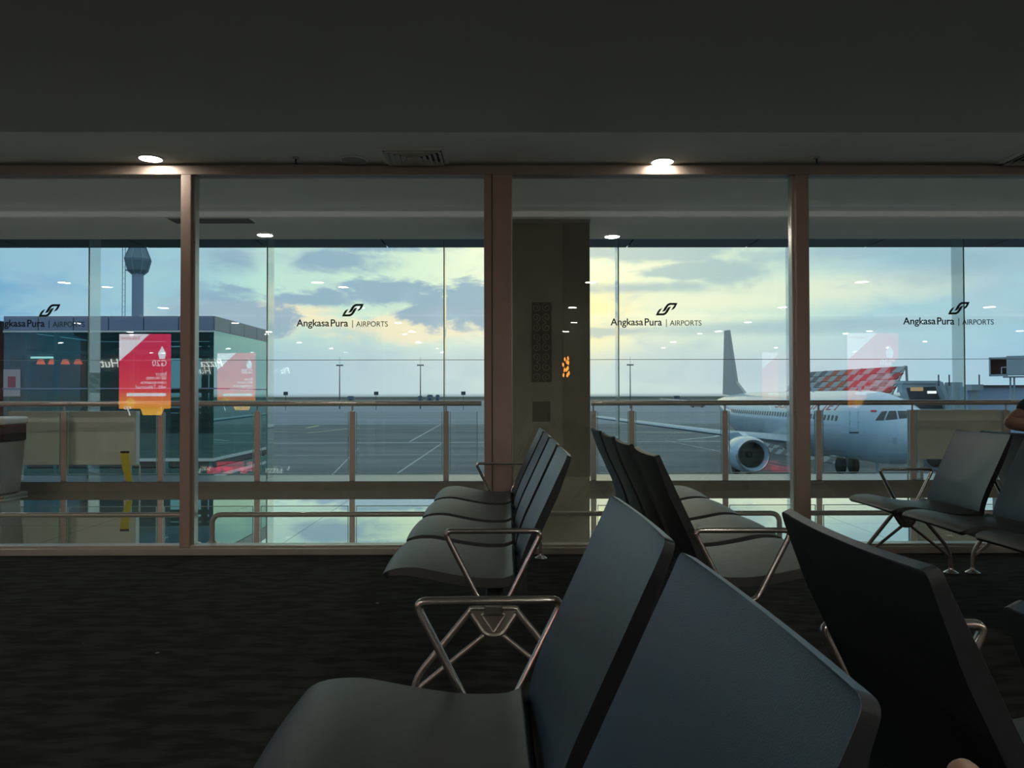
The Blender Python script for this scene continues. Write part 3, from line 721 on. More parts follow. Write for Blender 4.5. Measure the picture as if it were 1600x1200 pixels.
# painted lines
M_yl = mat('yellow_line_paint', (.42,.42,.22), .7, 0, .2, .5); M_wl = mat('white_line_paint', (.42,.46,.46), .7, 0, .2, .5)
def gp_(px, py):
    d_ = (H-ZA)*F/(py-VY); return ((px-VX)/F*d_, d_)
def paint(pts, w, m, label, curve=0):
    P = [Vector((*gp_(*p), ZA+.012)) for p in pts]
    if curve: P = fillet([tuple(p) for p in P], curve, 12)
    bm = bmesh.new(); prev = None
    for i, p in enumerate(P):
        a = P[max(i-1, 0)]; b = P[min(i+1, len(P)-1)]; tn = (b-a).normalized(); n = Vector((-tn.y, tn.x, 0))*w/2
        cur = (bm.verts.new(p+n), bm.verts.new(p-n))
        if prev: bm.faces.new((prev[0], prev[1], cur[1], cur[0]))
        prev = cur
    o = obj('trim_painted_line', bm, m); tag(o, kind='structure'); return o
paint([(330, 692), (1300, 690)], .9, M_wl, ''); paint([(640, 690), (690, 662)], .25, M_wl, '')
paint([(620, 740), (700, 686)], .16, M_wl, ''); paint([(420, 673), (480, 676), (560, 668)], .8, M_yl, ''); paint([(480, 668), (500, 664)], .9, M_yl, '')
paint([(930, 674), (1112, 676), (1130, 682), (1060, 688)], .8, M_wl, '', 12); paint([(1040, 689), (1125, 706), (1270, 735)], .18, M_wl, '')
paint([(980, 676), (1080, 677)], 1.2, M_yl, ''); paint([(520, 741), (560, 700)], .12, M_wl, ''); paint([(1190, 724), (1300, 748)], .15, M_wl, '')
paint([(430, 711), (790, 710)], .3, M_wl, '')

# aircraft ---------------------------------------------------------
AX = 20.8; R = 1.98; ZCn = -.70
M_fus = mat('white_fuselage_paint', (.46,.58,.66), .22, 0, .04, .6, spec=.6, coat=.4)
M_belly = mat('grey_wing_paint', (.38,.46,.50), .35, 0, .05, 1)
M_khaki = mat('khaki_tail_paint', (.40,.39,.35), .35, 0, .06, 1)
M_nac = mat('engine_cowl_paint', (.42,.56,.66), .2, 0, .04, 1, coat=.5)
M_red = mat('red_livery_paint', (.45,.06,.07), .4, 0, .05, 2)
M_win = mat('aircraft_window', (.012,.025,.03), .15, 0, .05, 3)
M_tyre = mat('tyre_rubber', (.02,.02,.02), .7, 0, .1, 10)
M_jbd0 = mat('door_gap_dark', (.05,.06,.065), .5)
plane = thing('airliner', 'white twin-engine passenger airliner parked nose-in on the apron', 'airplane', (AX, 38.0, ZA))
def psec(y):      # centre height and radii at station y (metres behind the nose tip)
    if y < 6.2:
        t = min(1, max(0, y/6.2)); k = math.sqrt(max(0, 1-(1-t)**2.15)); zc = ZCn - .55*(1-t)**1.6
        return zc, R*k, R*k*1.02
    if y < 25.5: return ZCn, R, R*1.03
    t = (y-25.5)/12.1; k = 1-t**1.55*.93; return ZCn + 1.25*t**1.4, R*k, R*1.03*k
def fp(y, a, off=0):
    zc, rx, rz = psec(y); return Vector(((rx+off)*math.sin(a), y, zc+(rz+off)*math.cos(a)-ZA))
bm = bmesh.new(); st_ = [.02,.15,.4,.8,1.3,1.9,2.6,3.4,4.3,5.2,6.2] + [6.2+k*1.6 for k in range(1, 13)] + [26.5+k*1.1 for k in range(11)]
rings = [[bm.verts.new(fp(y, 2*PI*k/40)) for k in range(40)] for y in st_]
for i in range(len(rings)-1):
    for k in range(40):
        bm.faces.new((rings[i][k], rings[i][(k+1) % 40], rings[i+1][(k+1) % 40], rings[i+1][k]))
bm.faces.new(rings[0]); bm.faces.new(rings[-1][::-1])
from mathutils.bvhtree import BVHTree
bmesh.ops.recalc_face_normals(bm, faces=bm.faces); BV = BVHTree.FromBMesh(bm)
fus = obj('fuselage', bm, M_fus, plane, smooth=True)
def decal(quad, m, name, n=4, both=True):     # a small panel lying on the fuselage skin, outlined by four sight lines
    for s in ((-1, 1) if both else (-1,)):
        b = bmesh.new(); g = []
        for i in range(n+1):
            row = []
            for j in range(n+1):
                u, v = i/n, j/n
                px = (quad[0][0]*(1-u)+quad[1][0]*u)*(1-v) + (quad[3][0]*(1-u)+quad[2][0]*u)*v
                py = (quad[0][1]*(1-u)+quad[1][1]*u)*(1-v) + (quad[3][1]*(1-u)+quad[2][1]*u)*v
                o_ = Vector((-AX, -38.0, H-ZA)); d_ = Vector(((px-VX)/F, 1, -(py-VY)/F)).normalized()
                hit, nr, _, _ = BV.ray_cast(o_, d_)
                if hit is None: return
                p = hit + nr*.02; row.append(b.verts.new((p.x*(1 if s < 0 else -1), p.y, p.z)))
            g.append(row)
        for i in range(n):
            for j in range(n): b.faces.new((g[i][j], g[i+1][j], g[i+1][j+1], g[i][j+1]))
        obj(name, b, m, fus)
def patch(y0, y1, a0, a1, m, name, par=None, off=.012, ny=4, na=4, skew=0):
    bm = bmesh.new(); g = [[bm.verts.new(fp(y0+(y1-y0)*i/ny + skew*j/na, a0+(a1-a0)*j/na, off)) for j in range(na+1)] for i in range(ny+1)]
    for i in range(ny):
        for j in range(na): bm.faces.new((g[i][j], g[i+1][j], g[i+1][j+1], g[i][j+1]))
    return obj(name, bm, m, par or fus)
ang = lambda z: -math.acos(max(-1, min(1, (z-ZCn)/(R*1.03))))     # starboard side, x < 0
for s in (-1, 1):
    for k in range(40):
        y = 5.9 + k*.53
        if y > 29: break
        patch(y, y+.24, s*abs(ang(-.10)), s*abs(ang(-.40)), M_win, 'cabin_window', ny=1, na=2)
decal([(1369,658),(1382,658),(1388,643.5),(1379,644.5)], M_win, 'cockpit_window'); decal([(1384.5,657.5),(1404,656),(1401.5,643.5),(1391,643.5)], M_win, 'cockpit_window')
decal([(1406.5,655.5),(1424,654),(1419,643.5),(1404,643.5)], M_win, 'windshield'); decal([(1362,645),(1371,645),(1371,642),(1362,642)], mat('flag_red', (.55,.03,.03), .5), 'flag', 1, False)
for q_ in ([(1328,676),(1329,676),(1329.5,630),(1328.5,630)], [(1341.5,676),(1342.5,676),(1343,630),(1342,630)], [(1328,678),(1342.5,678),(1342.5,675.8),(1328,675.8)]): decal(q_, M_belly if q_[0][1] < 677 else M_jbd0, 'door_seam', 3, False)
decal([(1396,695),(1402,695),(1402,685),(1396,685)], M_belly, 'service_hatch', 1, False)
tx = text_bm('SUPER AIR JET', 1, 0, spacing=1.0, shear=.3); fit(tx, 0, 10.5, 0, 1.0)
for v in tx.verts:
    y = 16.6 - v.co.x*1.03; a = ang(.02) + v.co.y*.36; v.co = fp(y, a, .015)
obj('lettering', tx, M_red, fus)
def wing_mesh(secs, s):
    bm = bmesh.new(); rings = []
    prof = [(0, 0), (.04, .35), (.15, .75), (.35, 1), (.6, .85), (.85, .35), (1, .03), (.85, -.12), (.6, -.35), (.35, -.55), (.15, -.5), (.04, -.3)]
    for x, y, z, c, t_ in secs: rings.append([bm.verts.new((s*x, y+a*c, z+b*t_/2-ZA)) for a, b in prof])
    n = len(prof)
    for i in range(len(rings)-1):
        for k in range(n): bm.faces.new((rings[i][k], rings[i][(k+1) % n], rings[i+1][(k+1) % n], rings[i+1][k]))
    bm.faces.new(rings[0]); bm.faces.new(rings[-1][::-1]); return bm
for s in (-1, 1):
    w = obj('wing', wing_mesh([(1.2, 11.0, -2.05, 7.2, .85), (6.4, 14.2, -1.55, 3.9, .50), (17.0, 20.2, -.22, 1.5, .2)], s), M_belly, plane, smooth=True)
    obj('winglet', wing_mesh([(17.0, 20.4, -.22, 1.2, .12), (17.25, 21.2, .55, .6, .06)], s), M_fus, w)
    obj('tailplane', wing_mesh([(.5, 31.6, .25, 3.4, .3), (6.2, 35.0, .70, 1.3, .12)], s), M_belly, plane, smooth=True)
    e = obj('engine', lathe(bmesh.new(), [(.80, .42), (.86, .12), (.95, .0), (1.04, .06), (1.12, .5), (1.15, 1.3), (1.08, 2.4), (.86, 3.4), (.84, 3.36), (.60, 3.5), (.42, 4.4), (.40, 4.35), (.2, 5.1), (0, 5.3)], (s*5.75, 9.0, -2.62-ZA), 36, 'Y', open_=True), M_nac, plane, smooth=True)
    obj('intake_lip', lathe(bmesh.new(), [(.86, .14), (.93, .02), (.965, -.015), (1.0, .0), (1.05, .07), (1.055, .09)], (s*5.75, 9.0, -2.62-ZA), 36, 'Y', loop=True), M_chrome, e, smooth=True)
    obj('fan', lathe(bmesh.new(), [(0, .55), (.1, .62), (.22, .95), (.84, 1.0), (.84, 1.05), (0, 1.05)], (s*5.75, 9.0, -2.62-ZA), 30, 'Y'), M_black, e)
    obj('duct_liner', lathe(bmesh.new(), [(.80, .40), (.84, 1.02), (.83, 1.02), (.79, .42)], (s*5.75, 9.0, -2.62-ZA), 30, 'Y', open_=True), mat('duct_dark', (.05,.05,.055), .4), e)
    b = bmesh.new(); prism(b, [(9.9, -1.62-ZA), (11.5, -1.30-ZA), (14.6, -1.55-ZA), (14.8, -1.75-ZA), (12.0, -1.9-ZA)], 'X', s*5.75-.18, s*5.75+.18); obj('pylon', b, M_nac, e)
    g = obj('main_gear', tube(bmesh.new(), [(s*3.8, 17.6, 2.6), (s*3.8, 17.6, .55)], .13, 10), M_belly, plane)
    for q in (-.46, .46): obj('wheel', lathe(bmesh.new(), [(.25, -.2), (.56, -.19), (.58, -.1), (.58, .1), (.56, .19), (.25, .2)], (s*3.8+q, 17.6, .585), 24, 'X'), M_tyre, g, smooth=True)
b = bmesh.new(); prism(b, [(28.2, .95-ZA), (31.5, 2.3-ZA), (33.9, 7.2-ZA), (35.1, 7.25-ZA), (35.7, 1.15-ZA)], 'X', -.14, .14)
obj('tail_fin', b, M_khaki, plane, bevel=.05)
ng = obj('nose_gear', tube(bmesh.new(), [(0, 5.2, 2.2), (0, 5.0, .4)], .10, 10), M_belly, plane)
for q in (-.25, .25): obj('wheel', lathe(bmesh.new(), [(.15, -.11), (.37, -.10), (.38, 0), (.37, .10), (.15, .11)], (q, 5.0, .385), 20, 'X'), M_tyre, ng, smooth=True)
b = lathe(bmesh.new(), [(.02, 0), (.9, 1.5), (1.15, 3.5), (1.15, 6.5), (.8, 8.5), (.02, 10)], (0, 0, 0), 16, 'Y')
for v in b.verts: v.co.x *= 1.25; v.co.z = v.co.z*.9 + (-2.05-ZA); v.co.y += 10.2
obj('wing_fairing', b, M_fus, plane, smooth=True)
b = bmesh.new()
for s_, yy in ((0, 7), (0, 14), (0, 2.4)): prism(b, [(yy, 1.2-ZA), (yy+.1, 1.62-ZA), (yy+.35, 1.62-ZA), (yy+.5, 1.2-ZA)], 'X', -.02, .02)
obj('antenna', b, M_belly, fus)

# blast fence with checkered slats ----------------------------------
t = thing('blast_fence', 'slanted checkered grey and white blast fence behind the airliner, with a red sign reflection painted on', 'fence', (31.1, 60, ZA))
M_ck = [mat('check_pale', (.46,.48,.45), .6), mat('check_grey', (.20,.19,.17), .6), mat('red_sign_reflection', (.62,.07,.06), .6), mat('orange_sign_reflection', (.62,.16,.08), .6)]
def fpt(s, z):        # s metres along the fence, z height above apron
    return Vector((-s*.105 - (7.93-z)*.5, s, z))
rows = 15
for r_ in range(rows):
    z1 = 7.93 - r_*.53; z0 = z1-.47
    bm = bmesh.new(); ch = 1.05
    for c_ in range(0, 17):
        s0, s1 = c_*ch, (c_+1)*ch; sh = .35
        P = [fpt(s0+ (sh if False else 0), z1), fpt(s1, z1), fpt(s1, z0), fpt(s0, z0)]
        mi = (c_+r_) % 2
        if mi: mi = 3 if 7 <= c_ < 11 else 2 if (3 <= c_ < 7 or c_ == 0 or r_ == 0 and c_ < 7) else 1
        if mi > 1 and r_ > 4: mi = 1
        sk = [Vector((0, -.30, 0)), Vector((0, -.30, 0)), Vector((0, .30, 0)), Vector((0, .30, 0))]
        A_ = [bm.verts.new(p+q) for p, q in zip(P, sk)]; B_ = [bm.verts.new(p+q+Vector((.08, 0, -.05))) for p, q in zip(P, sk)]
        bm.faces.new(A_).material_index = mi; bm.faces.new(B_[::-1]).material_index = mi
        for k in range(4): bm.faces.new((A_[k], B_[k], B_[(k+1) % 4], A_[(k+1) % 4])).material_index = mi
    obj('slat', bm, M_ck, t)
for s_ in (0, 6, 12, 17):
    b = bmesh.new(); base = fpt(s_, 7.95); tube(b, [base+Vector((.1, 0, 0)), fpt(s_, .0)+Vector((.1, 0, 0))], .09, 6)
    tube(b, [base+Vector((.15, 0, 0)), (base.x+.5, base.y, 0)], .09, 6)
    for z in (6.6, 5.3, 3.5, 1.8): tube(b, [fpt(s_, z), (base.x+.4, base.y, z)], .05, 6)
    obj('support', b, M_alloy, t)

# jet bridge at right -----------------------------------------------
M_jb = mat('jet_bridge_grey', (.36,.44,.46), .5, .1, .06, 1); M_jbd = mat('jet_bridge_dark', (.05,.06,.065), .5); M_jbl = mat('jet_bridge_blue_grey', (.34,.46,.60), .5, 0, .05, 1)
jb = thing('jet_bridge', 'grey passenger jet bridge docked beyond the aircraft nose at right', 'jet bridge', (24.5, 43, ZA))
def J(x0, x1, y0, y1, z0, z1): return B(x0-24.5, x1-24.5, y0-43, y1-43, z0-ZA, z1-ZA)
def jx(px, d_): return (px-VX)/F*d_
b = bmesh.new(); dj = 44.0
prism(b, [(jx(1420,dj)-24.5, Zp(600,dj)-ZA), (jx(1478,dj)-24.5, Zp(598,dj)-ZA), (jx(1492,dj)-24.5, Zp(640,dj)-ZA), (jx(1492,dj)-24.5, -1.6-ZA), (jx(1434,dj)-24.5, -1.6-ZA), (jx(1430,dj)-24.5, Zp(625,dj)-ZA), (jx(1425,dj)-24.5, Zp(608,dj)-ZA)], 'Y', 1.6, 2.4)
cab = obj('cab', b, M_jb, jb)
b = bmesh.new(); prism(b, [(jx(1431,dj-.3)-24.5, Zp(607,dj)-ZA), (jx(1472,dj)-24.5, Zp(605,dj)-ZA), (jx(1484,dj)-24.5, Zp(640,dj)-ZA), (jx(1436,dj)-24.5, Zp(640,dj)-ZA)], 'Y', 1.55, 1.62); obj('cab_opening', b, M_jbd, cab)
obj('cab_roof', J(jx(1420,dj), jx(1480,dj), 44.5, 45.6, Zp(600,dj), Zp(598,dj)+.08), M_jb, cab)
obj('interior_lamp', J(jx(1459,dj), jx(1473,dj), 44.50, 44.54, Zp(616,dj), Zp(612,dj)), glow('bridge_lamp', (.9,.97,1), 1.2), cab)
obj('interior_lamp', J(jx(1432,dj), jx(1452,dj), 44.50, 44.54, Zp(612,dj), Zp(606,dj)), glow('bridge_lamp_warm', (.8,.6,.35), .45), cab)
b = bmesh.new(); prism(b, [(jx(1476,dj-1)-24.5, Zp(598,dj)-ZA), (jx(1482,dj-1)-24.5, Zp(598,dj)-ZA), (jx(1500,dj-1)-24.5, Zp(640,dj)-ZA), (jx(1492,dj-1)-24.5, Zp(640,dj)-ZA)], 'Y', .4, .8); obj('fender', b, M_jb, cab)
obj('rotunda', lathe(bmesh.new(), [(.45, -1.8-ZA), (.45, Zp(599,43)-ZA), (.4, Zp(598,43)-ZA)], (jx(1502,43)-24.5, .6, 0), 20), M_jb, jb)
tn = obj('tunnel', J(jx(1512,42.5), 46, 42.4, 45.6, -1.7, Zp(605,42.5)), M_jbl, jb)
obj('roof_strip', J(jx(1536,42.3), 44, 42.25, 42.6, Zp(607,42.3), Zp(603,42.3)), M_jbd, tn)
obj('equipment_box', J(jx(1517,42.0), jx(1536,42.0), 41.8, 42.4, Zp(611,42), Zp(602,42)), M_jb, tn)
obj('window_panel', J(jx(1520,42.3), jx(1533,42.3), 42.33, 42.40, -1.5, Zp(612,42.3)), M_jb, tn)
for x in (jx(1497,43), 36.): obj('column', tube(bmesh.new(), [(x-24.5, .8, 0), (x-24.5, .8, 2.9)], .35, 12), M_jb, jb)
for px in (1480, 1545, 1497): obj('antenna', tube(bmesh.new(), [(jx(px,42.5)-24.5, .2, Zp(604,42.5)-ZA), (jx(px,42.5)-24.5, .2, Zp(586,42.5)-ZA)], .035, 6), M_jbd, jb)
# raised cabin with a dark opening standing on the tunnel roof line
dd = 40.0; th_ = math.atan((1574-VX)/F)
t = thing('raised_cabin', 'box-shaped grey cabin with dark opening raised above the jet bridge tunnel', 'cabin', (jx(1574,dd), dd, ZA), -th_)
cl_ = lambda px: (px-1574)/F*dd*math.cos(th_); q = lambda a, b, y0, y1, p0, p1: B(cl_(a), cl_(b), y0, y1, Zp(p0,dd)-ZA, Zp(p1,dd)-ZA)
b = bmesh.new()
for a_ in ((1548,1578,588,586), (1548,1578,562,559), (1548,1550.5,588,559)): box(b, cl_(a_[0]), cl_(a_[1]), 0, 1.6, Zp(a_[2],dd)-ZA, Zp(a_[3],dd)-ZA)
obj('frame', b, M_jb, t)
obj('inner_wall', q(1550, 1577, 1.5, 1.6, 587, 560), M_jbd, t)
obj('side_wall', q(1576, 1680, -.1, 1.6, 587, 557.5), M_jb, t)
obj('guard_rail', tube(bmesh.new(), [(cl_(1568), .1, Zp(585,dd)-ZA), (cl_(1568), .1, Zp(575,dd)-ZA), (cl_(1577), .1, Zp(575,dd)-ZA)], .03, 6), M_white, t)
obj('support_arm', q(1570, 1700, .5, .8, 591, 589), M_jb, t)
for px in (1582, 1588): obj('leg', tube(bmesh.new(), [(cl_(px), .6, 0), (cl_(px), .6, Zp(589,dd)-ZA)], .05, 6), M_jb, t)

# ------------------------------------------------------------------ # glass lobby building at left --------------------------------------
kb = thing('glass_lobby', 'boxy glass lobby building with grey fascia outside at left', 'building', (-9.3, 20, ZA))
def K(x0, x1, y0, y1, z0, z1): return B(x0+9.3, x1+9.3, y0-20, y1-20, z0-ZA, z1-ZA)
d1 = 18.0; d2 = 22.0; xl, xr_ = jx(8,d1), jx(335,d1); zt, zb = Zp(493,d1), Zp(515,d1)
M_fas = mat('fascia_metal', (.22,.26,.36), .45, .3, .04, 2); M_fas2 = mat('fascia_metal_side', (.30,.30,.30), .45, .3, .04, 2)
nf = 6
for k in range(nf):
    w_ = (xr_-xl)/nf; obj('fascia_panel', K(xl+k*w_+.012, xl+(k+1)*w_-.012, d1-.02, d1+.04, zb, zt), M_fas, kb)
for k in range(4):
    w_ = (d2-d1)/4; obj('fascia_panel', K(xr_-.04, xr_+.02, d1+k*w_+.012, d1+(k+1)*w_-.012, zb, zt), M_fas2, kb)
obj('roof', K(xl+.05, xr_-.05, d1+.05, d2, zb+.02, zt-.03), mat('roof_dark', (.06,.07,.08), .7), kb)
obj('soffit_line', K(xl, xr_+.02, d1-.03, d1+.0, zb-.05, zb-.01), M_white, kb)
zf = -.40
obj('floor_slab', K(xl, xr_-.02, d1+.05, d2, zf-.18, zf), M_jbd, kb)
for z in (zf, -.80):
    obj('slab_edge', K(xl, xr_+.015, d1-.03, d1+.03, z-.04, z+.03), M_white, kb); obj('slab_edge', K(xr_-.03, xr_+.015, d1+.03, d2, z-.04, z+.03), M_white, kb)
for a, b in ((zf, zb), (ZA, zf-.2)):
    obj('front_glazing', K(xl, xr_-.01, d1, d1+.02, a, b), G_kiosk, kb)
    obj('side_glazing', K(xr_-.02, xr_, d1, d2, a, b), G_kiosk2, kb)
M_tm = mat('teal_mullion', (.06,.20,.21), .45, .2, .05, 3)
for px in (10, 42, 88, 140, 205, 262, 330): obj('mullion', K(jx(px,d1)-.04, jx(px,d1)+.04, d1+.03, d1+.13, ZA, zb), M_tm, kb)
for k in range(1, 6): obj('mullion', K(xr_-.05, xr_-.025, d1+k*.72-.012, d1+k*.72+.012, ZA, zb), M_tm, kb)
obj('transom', K(xl, xr_, d1-.03, d1, Zp(607,d1), Zp(605,d1)), M_fas, kb); obj('transom', K(xr_, xr_+.02, d1, d2, Zp(607,d1), Zp(605,d1)), M_fas, kb)
obj('transom', K(xl, xr_-.03, d1+.04, d1+.12, Zp(550,d1)-.04, Zp(550,d1)+.04), M_tm, kb)
# back wall with openings towards the sky on the right side
M_in = mat('lobby_inner_wall', (.05,.055,.055), .7)
xo = jx(255, d2)
obj('left_wall', K(xl, xl+.08, d1+.14, d2, ZA, zb), M_in, kb)
obj('back_wall', K(xl, xo, d2-.1, d2, ZA, zb), M_in, kb)
for k, px in enumerate((258, 290, 318)): obj('back_pier', K(jx(px,d2), jx(px,d2)+.16, d2-.1, d2, ZA, zb), M_in, kb)
for z in (Zp(545,d2), Zp(556,d2), Zp(610,d2), Zp(640,d2)): obj('back_rail', K(xo, xr_-.05, d2-.1, d2, z-.06, z+.06), M_in, kb)
obj('back_spandrel', K(xo, xr_-.05, d2-.1, d2, ZA, Zp(645,d2)), M_in, kb)
obj('back_lintel', K(xo, xr_-.05, d2-.1, d2, Zp(540,d2), zb), M_in, kb)
obj('partition_core', K(jx(62,19), jx(136,19), 19.0, 19.15, zf, 1.95), mat('red_brown_wall', (.30,.06,.04), .6), kb)
obj('counter', K(jx(38,18.5), jx(80,18.5), 18.4, 18.8, zf, Zp(612,18.4)), mat('blue_counter', (.01,.06,.18), .5), kb)
obj('tube_lamp', K(jx(46,18.3), jx(84,18.3), 18.28, 18.34, Zp(559,18.3), Zp(556,18.3)), glow('tube_light', (.8,1,.95), 2.2), kb)
obj('tube_lamp', K(jx(60,18.4), jx(84,18.4), 18.4, 18.46, Zp(553,18.4), Zp(552,18.4)), MATS['tube_light'], kb)
for px in (66, 84, 104, 124):
    obj('red_lamp', lathe(bmesh.new(), [(.05, .12), (.10, 0), (.09, 0), (.03, .11)], (jx(px,18.7)+9.3, -1.3, Zp(568,18.7)-ZA), 14), mat('red_shade', (.6,.05,.02), .5, emit=(1,.10,.03), estr=2.5), kb)
obj('poster', K(jx(9,d1), jx(35,d1), d1-.02, d1-.005, Zp(618,d1), Zp(576,d1)), mat('poster_paper', (.42,.40,.42), .6), kb)
obj('poster_print', K(jx(16,d1), jx(28,d1), d1-.025, d1-.02, Zp(604,d1), Zp(587,d1)), mat('poster_ink', (.30,.08,.11), .6), kb)
# second lower wing of the lobby at the far left
kb2 = thing('glass_lobby', 'dark glazed lobby wing left of the fascia corner, cut by the left picture edge', 'building', (-13.5, 16.5, ZA))
def K2(x0, x1, y0, y1, z0, z1): return B(x0+13.5, x1+13.5, y0-16.5, y1-16.5, z0-ZA, z1-ZA)
obj('fascia_panel', K2(-15.0, xl-.15, 17.6, 17.9, zb-.05, zt-.1), M_fas, kb2); obj('wall', K2(-15.0, xl-.15, 17.9, 19.5, ZA, zt-.1), M_jbd, kb2)
obj('glazing', K2(-15.0, xl-.15, 17.75, 17.78, ZA, zb-.05), G_kiosk, kb2)

# radar tower ---------------------------------------------------------
dt = 100.0; tw = thing('observation_tower', 'slim grey tower with faceted bulb top behind the glass lobby', 'tower', (jx(216,dt), dt, ZA))
M_tw = mat('tower_concrete', (.26,.33,.42), .6, 0, .05, .5); zq = lambda py: Zp(py, dt)-ZA
obj('shaft', lathe(bmesh.new(), [(.72, 0), (.70, zq(425))], n=16), M_tw, tw, smooth=True)
hd = obj('head', lathe(bmesh.new(), [(.70, zq(428)), (1.25, zq(422)), (1.60, zq(407)), (1.62, zq(404)), (1.0, zq(386)), (.9, zq(378)), (.4, zq(370))], n=8), mat('tower_head', (.16,.23,.26), .5, .1), tw)
for k in range(8):
    a = 2*PI*k/8; b = bmesh.new(); tube(b, [(math.cos(a)*r_, math.sin(a)*r_, zq(z_)) for r_, z_ in ((.75, 428), (1.29, 422), (1.68, 405), (1.05, 386), (.92, 378))], .06, 6); obj('rib', b, M_tw, hd)
b = bmesh.new()
for s_ in (-1, 1): tube(b, [((196+s_*2.2-216)/F*dt, -.3, 0), ((196+s_*2.2-216)/F*dt, -.3, zq(372))], .045, 6)
for k in range(34): tube(b, [((193.8-216)/F*dt, -.3, 1+k*.74), ((198.2-216)/F*dt, -.3, 1+k*.74)], .02, 5)
obj('ladder', b, M_tw, tw)
obj('bracket', tube(bmesh.new(), [((198-216)/F*dt, -.3, zq(421)), (-.9, -.1, zq(424))], .08, 6), M_tw, tw)

# light masts -----------------------------------------------------------
def mast(px, top, label):
    d_ = 330.; x = jx(px, d_); t = thing('light_mast', label, 'light mast', (x, d_, ZA), 0, 'floodlight masts on the apron')
    zt_ = Zp(top, d_)-ZA; m = mat('mast_steel', (.08,.09,.10), .6)
    obj('pole', lathe(bmesh.new(), [(.28, 0), (.16, zt_-1.2)], n=8), m, t)
    b = bmesh.new(); tube(b, [(-1.4, 0, zt_-1.2), (1.4, 0, zt_-1.2)], .14, 6); tube(b, [(0, -1.2, zt_-1.2), (0, 1.2, zt_-1.2)], .14, 6); obj('crossarm', b, m, t)
    for s_ in (-1.2, -.5, .5, 1.2): obj('floodlight', B(s_-.22, s_+.22, -.3, .3, zt_-1.5, zt_-.9), m, t)
    obj('spike', tube(bmesh.new(), [(0, 0, zt_-1.2), (0, 0, zt_+2.5)], .06, 5), m, t)
mast(531, 566, 'thin floodlight mast on the horizon in the pane left of the wide mullion, leftmost'); mast(657, 566, 'thin floodlight mast on the horizon just left of the wide mullion'); mast(985, 566, 'thin floodlight mast on the horizon right of the pillar')
for px, lab in ((447, 'small dark square board on the horizon, left of the masts'), (588, 'small dark square board on the horizon, between the two left masts'), (724, 'small dark square board on the horizon, right of the two left masts')):
    d_ = 300.; t = thing('field_board', lab, 'sign board', (jx(px,d_), d_, ZA), 0, 'boards on the airfield')
    obj('panel', B(-.85, .85, -.1, .1, Zp(617,d_)-ZA, Zp(611.5,d_)-ZA), mat('board_dark', (.05,.07,.07), .6), t); obj('post', tube(bmesh.new(), [(0, 0, 0), (0, 0, Zp(617,d_)-ZA)], .1, 6), MATS['board_dark'], t)
for px, w_, h_, lab in ((549, 11, 8, 'pale hangar on the horizon left of the middle board'), (657, 8, 8, 'pale blue service building at the foot of a floodlight mast'), (672, 9, 10, 'dark round-roofed hut on the horizon'), (684, 6, 10, 'narrow dark hut beside the round-roofed hut')):
    d_ = 800.; t = thing('airfield_hut', lab, 'building', (jx(px,d_), d_, ZA)); W2 = w_/F*d_/2; hh = h_/F*d_
    obj('wall', B(-W2, W2, -3, 3, 0, hh*.75), mat('hut_grey', (.16,.20,.23), .6), t); b = bmesh.new(); prism(b, [(-W2*1.05, hh*.75), (W2*1.05, hh*.75), (W2*.6, hh), (-W2*.6, hh)], 'Y', -3.2, 3.2); obj('roof', b, mat('hut_roof', (.10,.13,.15), .6), t)
    obj('door', B(-W2*.4, W2*.4, -3.05, -3, 0, hh*.5), mat('hut_door', (.05,.06,.07), .6), t)
# trees on the horizon, one low irregular belt
bm = bmesh.new(); r2 = random.Random(5); x = -1100.
while x < 1500:
    w_ = r2.uniform(30, 90); h_ = r2.uniform(1.5, 4.5) if r2.random() < .3 else 2.2
    lathe(bm, [(w_*.6, 0), (w_*.55, h_*.5), (w_*.3, h_*.9), (0, h_)], (x, 1500, 0), 8); x += w_*.8
o = obj('tree_belt', bm, mat('far_trees', (.05,.065,.05), .9), loc=(0, 0, ZA)); tag(o, 'low dark belt of distant trees along the horizon', 'trees', kind='stuff')
# service vehicles far across the apron
def cart(px, py, w_, h_, col, name, label, cat='vehicle'):
    d_ = (H-ZA)*F/(py-VY); k = d_/F; t = thing(name, label, cat, (jx(px,d_), d_, ZA)); W2 = w_*k/2; hh = h_*k
    obj('body', B(-W2, W2, -1.2, 1.2, hh*.22, hh*.75), mat(name+'_paint_'+str(px), col, .5), t, bevel=.1); obj('cab', B(-W2, -W2*.35, -1.2, 1.2, hh*.75, hh), mat('cab_glass_dark', (.04,.06,.07), .3), t, bevel=.1)
    for s_ in (-.65, .65): obj('wheel', lathe(bmesh.new(), [(.1, -1.3), (hh*.20, -1.3), (hh*.20, 1.3), (.1, 1.3)], (W2*s_, 0, hh*.20), 14, 'Y'), M_tyre, t)
cart(1019, 633.5, 30, 7, (.42,.50,.55), 'apron_bus', 'pale low service vehicle far across the apron beside the airliner tail')
cart(1066, 634.0, 26, 15, (.20,.21,.21), 'stair_truck', 'grey stair truck far across the apron in front of the airliner tail')
cart(1090, 637.0, 22, 5, (.35,.20,.18), 'baggage_cart', 'reddish low baggage cart train near the airliner tail')

